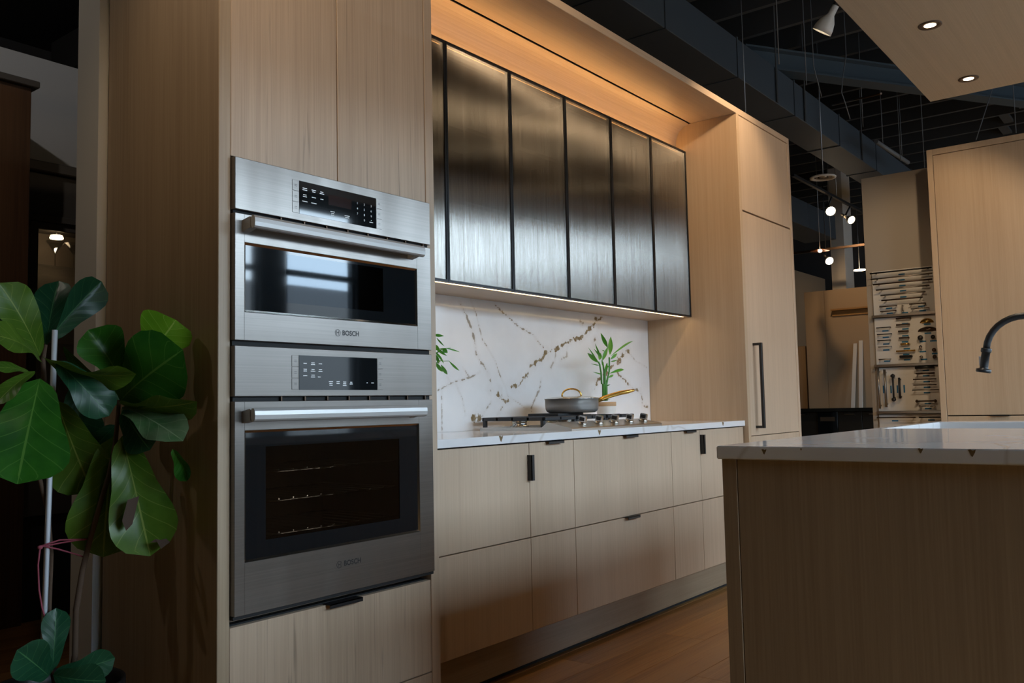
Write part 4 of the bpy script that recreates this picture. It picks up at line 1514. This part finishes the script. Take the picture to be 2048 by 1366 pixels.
# ------------------------------------------------------------------ track lamps in front of the cabinets, plus added unseen wall lamps
TY, TZ = -.62, 3.16
tr = box('light_track', -1.5, 4.4, TY - .018, TY + .018, TZ, TZ + .03, M['black'], bev=0)
tag(tr, 'black ceiling light track carrying the spot lamps before the cabinets', 'track')
for xx in (-1.2, 4.2):
    pass
trr = MB().tube([(3.9, TY, TZ + .03), (3.9, TY, CEIL - .01)], .004, 6).tube([(-1.0, TY, TZ + .03), (-1.0, TY, CEIL - .01)], .004, 6).build('track_hanger', M['rod'], tr)


def track_lamp(loc, target, watts, label, angle=75, m='lampwhite', scale=1.0, lit='bulb', col=WARM, group='track spot lamps'):
    loc = Vector(loc)
    d = (Vector(target) - loc).normalized()
    t = thing('track_lamp', loc, label, 'lamp', group)
    s = scale
    MB().lathe(loc, [(0, -.10 * s), (.017 * s, -.10 * s), (.019 * s, -.05 * s), (.022 * s, -.045 * s), (.040 * s, -.015 * s), (.050 * s, .02 * s), (.052 * s, .045 * s), (.049 * s, .045 * s), (.046 * s, .02 * s), (0, .015 * s)], 28, d).build('reflector', M[m], t, label='white bell-shaped reflector')
    MB().lathe(loc, [(0, .036 * s), (.0475 * s, .036 * s)], 24, d).build('lens', M[lit], t, label='glowing lamp face')
    b = loc - d * .10 * s
    MB().lathe(b, [(0, -.075 * s), (.018 * s, -.07 * s), (.019 * s, .0), (0, 0)], 16, d).build('socket', M['black'], t)
    if watts:
        spot('lamp_beam', loc + d * .05 * s, target, watts, col, angle)
    return t, b


l0 = P(1652, 48, 0, 3.28)
t_, b_ = track_lamp(l0, l0 - CR * .42 - CU * .9 + CF * .36, 14, 'white track lamp hanging at the canopy edge by the black joists', 95)
MB().tube([b_ + Vector((.03, .0, .06)), Vector((l0.x + .12, TY, TZ))], .009, 8).build('arm', M['black'], t_)
tr2 = box('light_track', -2.0, 9.0, -2.92, -2.88, 3.56, 3.59, M['black'], bev=0)
tag(tr2, 'black light track on the window side of the island', 'track')
MB().tube([(0, -2.9, 3.59), (0, -2.9, CEIL - .01)], .004, 6).build('track_hanger', M['rod'], tr2)
for i, xx in enumerate((-.6, 1.2, 2.8, 4.4, 6.4)):
    t_, b_ = track_lamp((xx, -2.9, 3.40), (xx + .5, .2, 1.5), 6, ['first', 'second', 'third', 'fourth', 'fifth'][i] + ' spot lamp along the window-side track', 70, lit='bulbhot', group='window-side spot lamps')
    MB().tube([b_, Vector((xx, -2.9, 3.56))], .009, 8).build('arm', M['black'], t_)
wl_, b_ = track_lamp((-.9, 1.3, 3.5), (.9, 3.2, 2.7), 26, 'unseen spot lamp added to brighten the grey wall behind the tower', 90, col=(1, .93, .86), group='added unseen lamps')  # no fixture in view here; added to lift the grey wall
MB().tube([b_, Vector((b_.x, b_.y, CEIL - .005))], .009, 8).build('arm', M['black'], wl_)
wl_, b_ = track_lamp((-1.7, 1.6, 3.4), (0, .62, 1.3), 9, 'unseen spot lamp added on the fig side to brighten the white post', 60, col=(1, .88, .74), group='added unseen lamps')  # out of view, added to brighten the post
MB().tube([b_, Vector((b_.x, b_.y, CEIL - .005))], .009, 8).build('arm', M['black'], wl_)
t_, b_ = track_lamp((3.6, -1.3, 3.0), (5.5, -.36, 1.45), 30, 'spot lamp above the canopy aimed at the handle display wall', 60)
MB().tube([b_, Vector((b_.x, b_.y, CEIL - .005))], .009, 8).build('arm', M['black'], t_)
for xx, tgt, wv in ((2.35, (3.65, .0, 2.2), 24), (0.9, (1.75, .1, 2.35), 14), (-.55, (.35, .0, 2.1), 17)):
    t_, b_ = track_lamp((xx, TY, TZ - .22), tgt, wv, {2.35: 'track lamp aimed at the fridge cabinet', 0.9: 'track lamp aimed at the oak soffit', -.55: 'track lamp aimed at the oven tower'}[xx], 62)
    MB().tube([b_, Vector((xx, TY, TZ))], .009, 8).build('arm', M['black'], t_)

# ------------------------------------------------------------------ tall cabinet at the far end of the island
TX = 5.133
TC = thing('tall_cabinet', (5.45, -1.1, 0), 'tall honey oak cabinet at the right edge behind the faucet', 'cabinet')
box('side_panel', TX, 5.75, -.657, -.620, 0, 2.712, M['oak_warm'], TC)
box('side_panel', TX, 5.75, -2.70, -2.663, 0, 2.712, M['oak_warm'], TC)
box('top_panel', TX, 5.75, -2.663, -.657, 2.672, 2.712, M['oak_warm'], TC)
box('carcass', TX + .03, 5.75, -2.662, -.658, .02, 2.671, M['blackmat'], TC, 0)
box('door', TX + .002, TX + .022, -1.660, -.660, .897, 2.668, M['oak_warm'], TC)
box('door', TX + .002, TX + .022, -2.660, -1.664, .897, 2.668, M['oak_warm'], TC)  # unseen far half, run lengthened to block daylight from farther windows
box('drawer_front', TX + .002, TX + .022, -2.660, -1.664, .03, .890, M['oak_warm'], TC)
d = box('drawer_front', TX + .002, TX + .022, -1.660, -.660, .03, .890, M['oak_warm'], TC)
q = P(2000, 829, 0, TX)
MB().box(TX - .018, TX + .01, q.y - .055, q.y + .055, .8903, .893).build('tab_pull', M['black'], d, label='black metal finger pull')

# ------------------------------------------------------------------ handle display wall
HX = 5.50
struct(box('wall_display', HX, HX + .12, -.619, -.075, 0, 2.68, M['wallbeige'], bev=.001))
BZ = [(1.633, 1.962), (1.268, 1.612), (.925, 1.245), (.58, .902)]
BN = ['top', 'second', 'third', 'lowest visible']
boards = []
for i, (a, b) in enumerate(BZ):
    t = thing('sample_board', (HX - .01, -.34, a), 'white sample board of cabinet hardware, %s on the display wall' % BN[i], 'board', 'hardware sample boards')
    box('panel', HX - .016, HX, -.619, -.122, a, b, M['white'], t, .001)
    box('ledge', HX - .045, HX, -.619, -.112, a - .018, a - .001, M['nickel'], t, 0)
    boards.append(t)


def hp_(cx, cy, off=0.0):
    return P(1720 + cx / 4.268, 520 + cy / 4.268, 0, HX - .016 - off)


tagmesh = None
tags = {0: [(355, 122), (355, 170), (362, 218), (368, 262), (370, 315), (250, 412), (255, 455), (385, 450), (525, 395), (535, 432)],
        1: [(217, 605), (220, 660), (224, 717), (224, 768), (232, 863), (385, 543), (388, 588), (387, 647), (384, 698), (400, 757), (395, 805), (402, 852), (575, 548), (580, 625), (537, 695), (627, 690), (537, 782), (642, 798), (546, 848)],
        2: [(562, 942), (565, 988), (570, 1038), (572, 1086), (573, 1132), (580, 1225), (583, 1268)], 3: [(300, 1372), (610, 1366)]}
for bi, lst in tags.items():
    for cx, cy in lst:
        q = hp_(cx, cy)
        box('name_tag', q.x - .0012, q.x, q.y - .022, q.y + .022, q.z - .005, q.z + .005, M['tapeblue'], boards[bi], 0)
for cx, cy in ((202, 1105), (265, 1105), (320, 1103), (378, 1100)):
    q = hp_(cx, cy)
    box('name_tag', q.x - .0012, q.x, q.y - .005, q.y + .005, q.z - .028, q.z + .028, M['tapeblue'], boards[2], 0)


def pull(a, b, r, m, label, proud=.032, square=False, ball=False):
    A, B = hp_(*a), hp_(*b)
    if abs(A.y - B.y) > abs(A.z - B.z):
        zm = (A.z + B.z) / 2
        A.z = B.z = zm
    else:
        ym = (A.y + B.y) / 2
        A.y = B.y = ym
    dirv = (B - A)
    L = dirv.length
    dn = dirv.normalized()
    o = Vector((-proud, 0, 0))
    t = thing('cabinet_pull', (A + B) / 2, label, 'handle', 'sample pulls on the display wall')
    n = 4 if square else 8
    MB().tube([A + o, B + o], r, n).build('grip', M[m], t)
    for s in (.08, .92):
        c = A + dn * L * s
        MB().tube([c, c + o], r * .8, 6).build('post', M[m], t)
    if ball:
        for s in (0, 1):
            c = A + dn * L * s + o
            MB().lathe(c, [(0, -r * 2.4), (r * 2, -r * 1.2), (r * 2.4, 0), (r * 2, r * 1.2), (0, r * 2.4)], 12, dn).build('end_ball', M[m], t)


ORD = ['first', 'second', 'third', 'fourth', 'fifth', 'sixth', 'seventh', 'eighth']
for i, (a, b) in enumerate((((100, 122), (625, 70)), ((108, 168), (630, 122)), ((125, 213), (630, 172)), ((152, 264), (605, 218)), ((190, 308), (572, 275)), ((198, 350), (550, 322)))):
    pull(a, b, .0055, 'black' if i == 0 else ('nickel' if i in (1, 3, 4) else 'bronze'), '%s long bar pull from the top of the top sample board' % ORD[i], .045, True)
for a, b, m, lab in (((175, 402), (325, 392), 'bronze', 'upper left short pull'), ((182, 440), (320, 436), 'bronze', 'lower left short pull'), ((430, 380), (570, 370), 'bronze', 'upper right short pull'), ((443, 418), (600, 410), 'chrome', 'bright lower right short pull'), ((372, 385), (372, 440), 'nickel', 'small upright pull in the middle')):
    pull(a, b, .0045, m, lab + ' below the long bars on the top sample board', .03)
for i, (a, b) in enumerate((((148, 582), (272, 575)), ((155, 640), (282, 630)), ((158, 690), (272, 685)), ((165, 745), (280, 738)), ((170, 850), (272, 845)))):
    pull(a, b, .004, 'black' if i < 3 else 'nickel', '%s wire pull down the left column of the second sample board' % ORD[i], .03)
for i, (a, b, m, r) in enumerate((((312, 500), (442, 498), 'bronze', .006), ((315, 555), (432, 550), 'bronze', .006), ((332, 612), (420, 606), 'bronze', .006), ((338, 668), (425, 662), 'bronze', .006), ((352, 720), (428, 716), 'gold', .007), ((315, 780), (478, 772), 'gold', .006), ((345, 825), (450, 822), 'black', .010))):
    pull(a, b, r, m, '%s edge pull down the middle column of the second sample board' % ORD[i], .02, True)
for i, (a, b, m, r) in enumerate((((165, 925), (182, 1268), 'nickel', .007), ((218, 935), (238, 1255), 'nickel', .009), ((290, 990), (300, 1190), 'black', .007), ((345, 1005), (352, 1182), 'black', .008))):
    pull(a, b, r, m, '%s upright pull from the left on the third sample board' % ORD[i], .035, i != 2, i == 2)
for i, (a, b, m, r, bl_) in enumerate((((480, 920), (643, 914), 'black', .010, 0), ((485, 972), (645, 965), 'bronze', .006, 0), ((462, 1020), (660, 1015), 'bronze', .004, 0), ((465, 1070), (662, 1062), 'bronze', .004, 0), ((455, 1113), (685, 1105), 'nickel', .004, 0), ((495, 1207), (652, 1200), 'bronze', .005, 1), ((520, 1250), (645, 1246), 'chrome', .004, 1))):
    pull(a, b, r, m, '%s pull down the right column of the third sample board' % ORD[i], .03, False, bl_)
pull((155, 1345), (485, 1343), .004, 'bronze', 'thin brown pull at the top left of the lowest sample board', .035)
pull((515, 1343), (698, 1340), .005, 'black', 'black pull at the top right of the lowest sample board', .035)
for cx, cy, w, m, lab in ((570, 520, 92, 'gold', 'ribbed gold cup pull at the top right of the second sample board'), (578, 592, 132, 'bronze', 'dark bronze cup pull under the gold cup pull')):
    q = hp_(cx, cy)
    hw = w / 4.268 / FPX * 6.7 / 2 * 1.15
    mb = MB()
    rings = []
    for i in range(7):
        ph = math.pi / 2 * i / 6
        ring = []
        for k in range(13):
            th = math.pi * k / 12
            ring.append(mb.bm.verts.new((q.x - .024 * math.sin(ph) * math.sin(th) - .001, q.y - hw * math.cos(th) * (1 if i < 6 else 1) * math.cos(ph) ** .3 if i < 6 else q.y, q.z - .014 + .034 * math.sin(th) * math.cos(ph))))
        rings.append(ring)
    for A, B in zip(rings, rings[1:]):
        for k in range(12):
            try:
                f = mb.bm.faces.new((A[k], A[k + 1], B[k + 1], B[k]))
                f.smooth = True
            except ValueError:
                pass
    o = mb.build('cup_pull', M[m])
    tag(o, lab, 'handle', 'sample pulls on the display wall')
for cx, cy, r, m, lab in ((521, 665, 21, 'black', 'large black round knob'), (629, 658, 17, 'black', 'smaller black round knob'), (524, 743, 14, 'chrome', 'upper shiny knob'), (639, 768, 16, 'bronze', 'bronze round knob'), (530, 828, 13, 'chrome', 'lower shiny knob'), (644, 826, 16, 'bronze', 'bronze oval knob at the bottom right')):
    q = hp_(cx, cy)
    rr_ = r / 4.268 * 6.8 / FPX
    o = MB().lathe(q, [(0, 0), (rr_ * .45, 0), (rr_ * .4, .012), (rr_ * .9, .018), (rr_, .024), (rr_ * .8, .031), (0, .033)], 20, (-1, 0, 0)).build('hardware_sample', M[m])
    tag(o, lab + ' on the second sample board', 'knob', 'sample knobs on the display wall')

# ------------------------------------------------------------------ showroom beyond
XB = 10.0
yA, yB_ = P(1608, 585, 0, XB).y, P(1647, 580, 0, XB).y
ztop = 2.41
struct(box('wall_beige', XB, XB + .08, -1.4, yB_ - .004, 0, ztop, M['wallfar'], bev=.002))
struct(box('wall_beige_panel', XB, XB + .08, yB_, yA, 0, ztop, M['wallfar'], bev=.002))
struct(box('wall_far', 10.3, 13.9, 3.0, 3.1, 0, P(1592, 541, 1, 3.0).z, M['wallfar'], bev=0))
bp2 = box('brown_panel', 10.09, 10.11, yA - .15, yA + .5, 0, P(1600, 693, 0, 10.1).z, M['oak_warm'])
tag(bp2, 'brown wood panel at the left end of the beige partition', 'panel')
sh = thing('wall_ledge', (XB - .05, 1.0, 2.08), 'honey wood ledge shelf fixed on the beige partition', 'shelf')
yl = P(1662, 618, 0, XB - .06).y
box('back_board', XB - .022, XB, -.6, yl, 2.07, 2.155, M['board'], sh)
box('ledge_board', XB - .09, XB - .022, -.6, yl, 2.135, 2.155, M['board'], sh)
zt = .914
for (pxa, pya, pxb, pyb, lab) in ((1711, 687, 1706, 812, 'left white trim strip leaning on the beige partition'), (1722, 681, 1722, 812, 'right taller white trim strip leaning on the beige partition')):
    A, B = P(pxa, pya, 0, XB - .02), P(pxb, pyb, 0, XB - .16)
    B.z = zt
    o = MB().prism([A + Vector((0, -.022, 0)), A + Vector((0, .022, 0)), B + Vector((0, .022, 0)), B + Vector((0, -.022, 0))], (-.012, 0, 0)).build('trim_strip', M['white'])
    tag(o, lab, 'trim strip', 'leaning trim strips')
bc_ = thing('dark_base_cabinet', (9.7, .5, 0), 'black base cabinet run with black stone top before the beige partition', 'cabinet')
box('stone_top', 9.36, XB - .003, -1.3, yA + .1, .874, .914, mat('black_marble', (.012, .014, .014), .12), bc_)
dm = mat('black_cabinet_paint', (.016, .016, .015), .5)
box('carcass', 9.42, XB - .01, -1.3, yA + .1, .02, .8735, M['blackmat'], bc_, 0)
y1_, y2_ = P(1637, 850, 0, 9.4).y, P(1676, 850, 0, 9.4).y
for a, b in ((y1_ + .003, yA + .1), (y2_ - .28, y2_ - .003), (y2_ - .57, y2_ - .286), (-1.3, y2_ - .575)):
    f = box('door', 9.40, 9.42, a, b, .10, .868, dm, bc_)
    if a > -1.2:
        box('handle', 9.38, 9.40, (a + b) / 2 - .06, (a + b) / 2 + .06, .835, .845, M['nickel'], f, 0)
mw = thing('microwave_drawer', (9.4, (y1_ + y2_) / 2, .5), 'black built-in appliance in the dark base cabinet', 'appliance')
box('front', 9.385, 9.415, y2_, y1_, .12, .868, M['panelglass'], mw)
box('display', 9.383, 9.385, y2_ + .03, y1_ - .03, .76, .81, M['nickel'], mw, 0)
# column
ca, cb = P(1662, 520, 0, 10.12).y, P(1690, 520, 0, 10.12).y
struct(box('column', 10.12, 10.46, cb, ca, 0, CEIL, mat('white_column_paint', (.62, .58, .52), .6), bev=.002))
# lamps of the showroom behind
ta, tb_ = P(1590, 352, 2, 3.16), P(1740, 436, 2, 3.16)
t2 = box('light_track', min(ta.x, tb_.x), max(ta.x, tb_.x), (ta.y + tb_.y) / 2 - .015, (ta.y + tb_.y) / 2 + .015, 3.16, 3.185, M['black'], bev=0)
tag(t2, 'far black track with two lit spot lamps before the white column', 'track')
MB().tube([((ta.x + tb_.x) / 2, (ta.y + tb_.y) / 2, 3.185), ((ta.x + tb_.x) / 2, (ta.y + tb_.y) / 2, CEIL)], .005, 6).build('track_hanger', M['rod'], t2)
ty_ = (ta.y + tb_.y) / 2
for px, py, zz, tgt, lab, sc, wv in ((1660, 420, 3.0, (-.8, -.45, -.55), 'left far spot lamp shining at the viewer before the column', 1.0, 16), (1699, 438, 3.0, (-.55, -.75, -.55), 'right far spot lamp angled past the column', .9, 12)):
    q = P(px, py, 1, ty_)
    t_, b_ = track_lamp(q, q + Vector(tgt), wv, lab, 58, 'lampwhite', sc, 'bulb', (1, .76, .5), 'far spot lamps')
    MB().tube([b_, Vector((b_.x, ty_, 3.16))], .01, 6).build('arm', M['black'], t_)
q = P(1657, 520, 0, 9.0)
t_, b_ = track_lamp(q, q + Vector((-.75, -.55, -.5)), 14, 'lowest far spot lamp under the orange pendant', 60, 'black', .95, 'bulb', (1, .76, .5), 'far spot lamps')
MB().tube([b_, Vector((b_.x, b_.y, CEIL))], .006, 6).build('arm', M['black'], t_)
q = P(1640, 503, 0, 8.6)
pd = thing('pendant_lamp', q, 'flat orange pendant lamp with a small bright bulb', 'lamp')
MB().lathe(q, [(.018, .03), (.10, .012), (.105, .008), (.02, .022)], 28).build('shade', M['copper'], pd, label='flat copper orange shade')
MB().lathe(q, [(0, -.012), (.018, -.006), (.024, .008), (.018, .024), (0, .028)], 16).build('bulb', M['bulbsoft'], pd)
MB().tube([q + Vector((0, 0, .03)), Vector((q.x, q.y, CEIL))], .0035, 6).build('cord', M['rod'], pd)
A, B = P(1584, 507, 0, 9.3), P(1745, 488, 0, 9.3)
t3 = MB().box(9.285, 9.315, B.y, A.y, A.z - .015, A.z + .012).build('light_track', M['bronze'])
tag(t3, 'far brown track crossing in front of the white column', 'track')
MB().tube([(9.3, (A.y + B.y) / 2, A.z), (9.3, (A.y + B.y) / 2, CEIL)], .004, 6).build('track_hanger', M['rod'], t3)
q = P(1646, 357, 0, 6.1)
ad = thing('ceiling_diffuser', q, 'round white ceiling air diffuser hanging beyond the fridge cabinet', 'vent')
MB().lathe(q, [(.072, .012), (.085, .0), (.105, .002), (.108, .010), (.10, .016)], 36).build('outer_ring', M['white'], ad)
MB().lathe(q, [(0, .012), (.03, .008), (.032, .014)], 24).lathe(q, [(.045, .010), (.060, .006), (.062, .014)], 24).build('inner_ring', M['nickel'], ad)
MB().tube([q + Vector((0, 0, .01)), Vector((q.x, q.y, CEIL))], .005, 6).build('hanger_rod', M['rod'], ad)
q = P(1719, 541, 0, 12.95)
o = MB().lathe(q, [(0, 0), (.09, 0), (.1, .01)], 20).build('ceiling_lamp', M['bulbsoft'])
tag(o, 'small flat lit lamp far right of the column', 'lamp')
MB().tube([q + Vector((0, 0, .01)), Vector((q.x, q.y, CEIL))], .004, 6).build('cord', M['rod'], o)
spot('far_wash', (8.6, 1.2, 3.1), (10, .6, 1.4), 20, (1, .66, .36), 110)

# ------------------------------------------------------------------ left background
BRX = P(55, 600, 1, 2.6).x
BR = thing('walnut_cabinet', (-.4, 2.9, 0), 'dark walnut tall cabinet with a cornice at the left edge', 'cabinet')
box('body', -2.2, BRX, 2.6, 3.19, 0, 2.69, M['walnut'], BR)
box('cornice', -2.2, BRX + .03, 2.57, 3.19, 2.69, 2.725, M['charcoal'], BR, .004)
DB = thing('charcoal_cabinet', (1.6, 3.0, 0), 'charcoal display cabinet with lit glass doors behind the fig', 'cabinet')
dx0, dx1, dy = BRX + .002, 2.95, 2.85
zd = lambda px, py: P(px, py, 1, dy).z
z_top, z_crown, z_fr, z_door, z_gl = zd(53, 320), zd(53, 341), zd(55, 425), zd(60, 440), zd(80, 457)
box('crown', dx0, dx1, dy - .05, 3.19, z_crown, z_top, M['charcoal'], DB, .006)
box('frieze', dx0, dx1, dy - .01, 3.19, z_fr, z_crown, M['charcoal'], DB, .002)
box('rail', dx0, dx1, dy - .022, 3.19, z_door, z_fr, M['charcoal'], DB, .004)
box('back_panel', dx0, dx1, 3.17, 3.19, 0, z_door, mat('cabinet_back', (.20, .16, .12), .6), DB, 0)
box('stile', dx0, P(59, 500, 1, dy).x, dy, 3.16, .9, z_door, M['charcoal'], DB)
gx0 = P(60, 500, 1, dy).x
gxi = P(77, 500, 1, dy).x
for k_ in range(3):
    a = gx0 + k_ * .62
    b = a + .615
    t = gxi - gx0
    mb = MB().box(a, b, dy, dy + .022, z_gl, z_door, .002).box(a, b, dy, dy + .022, .95, .95 + t, .002).box(a, a + t, dy, dy + .022, .95 + t, z_gl, .002).box(b - t, b, dy, dy + .022, .95 + t, z_gl, .002)
    dr = mb.build('door', M['charcoal'], DB)
    box('glass_pane', a + t, b - t, dy + .010, dy + .014, .95 + t, z_gl, M['clearglass'], dr, 0)
for zz in (1.40, P(110, 542, 1, 3.0).z):
    box('shelf', dx0 + .05, dx1, dy + .04, 3.16, zz, zz + .012, M['clearglass'], DB, 0)
zs1 = P(110, 542, 1, 3.0).z + .012
box('worktop', dx0, dx1, dy - .25, 3.19, .88, .92, M['black'], DB)
for k_ in range(4):
    f = box('drawer_front', dx0 + .01 + k_ * .55, dx0 + .55 + k_ * .55, dy - .22, dy - .20, .52, .86, M['charcoal'], DB)
    c = Vector((dx0 + .28 + k_ * .55, dy - .22, .70))
    MB().lathe(c, [(0, 0), (.006, 0), (.006, .015), (.015, .02), (.012, .028), (0, .03)], 14, (0, -1, 0)).build('knob', M['gold'], f)
box('plinth', dx0, dx1, dy - .195, 3.16, 0, .86, M['blackmat'], DB, 0)
for px, lab in ((110, 'martini glass behind the cabinet pane, nearer the walnut cabinet'), (147, 'martini glass behind the cabinet pane, nearer the white post')):
    q = P(px, 540, 1, 3.0)
    o = MB().lathe((q.x, 3.0, zs1), [(0, .003), (.035, .0), (.035, .003), (.004, .008), (.0035, .085), (.05, .155), (.048, .155), (.002, .09), (0, .09)], 24).build('martini_glass', M['clearglass'])
    tag(o, lab, 'glass', 'martini glasses')
q = P(113, 478, 1, 3.02)
o = MB().lathe((q.x, 3.02, q.z), [(0, .004), (.022, .004), (.034, 0), (.036, .006), (.03, .02), (0, .02)], 24).build('puck_light', M['bulbsoft'])
tag(o, 'small round puck light inside the glass display cabinet', 'lamp')
MB().tube([(q.x, 3.02, q.z + .02), (q.x, 3.02, z_door + .01)], .004, 6).build('stem', M['black'], o)
spot('puck_beam', (q.x, 3.02, q.z - .01), (q.x, 3.02, 0), 1.2, (1, .75, .48), 120)
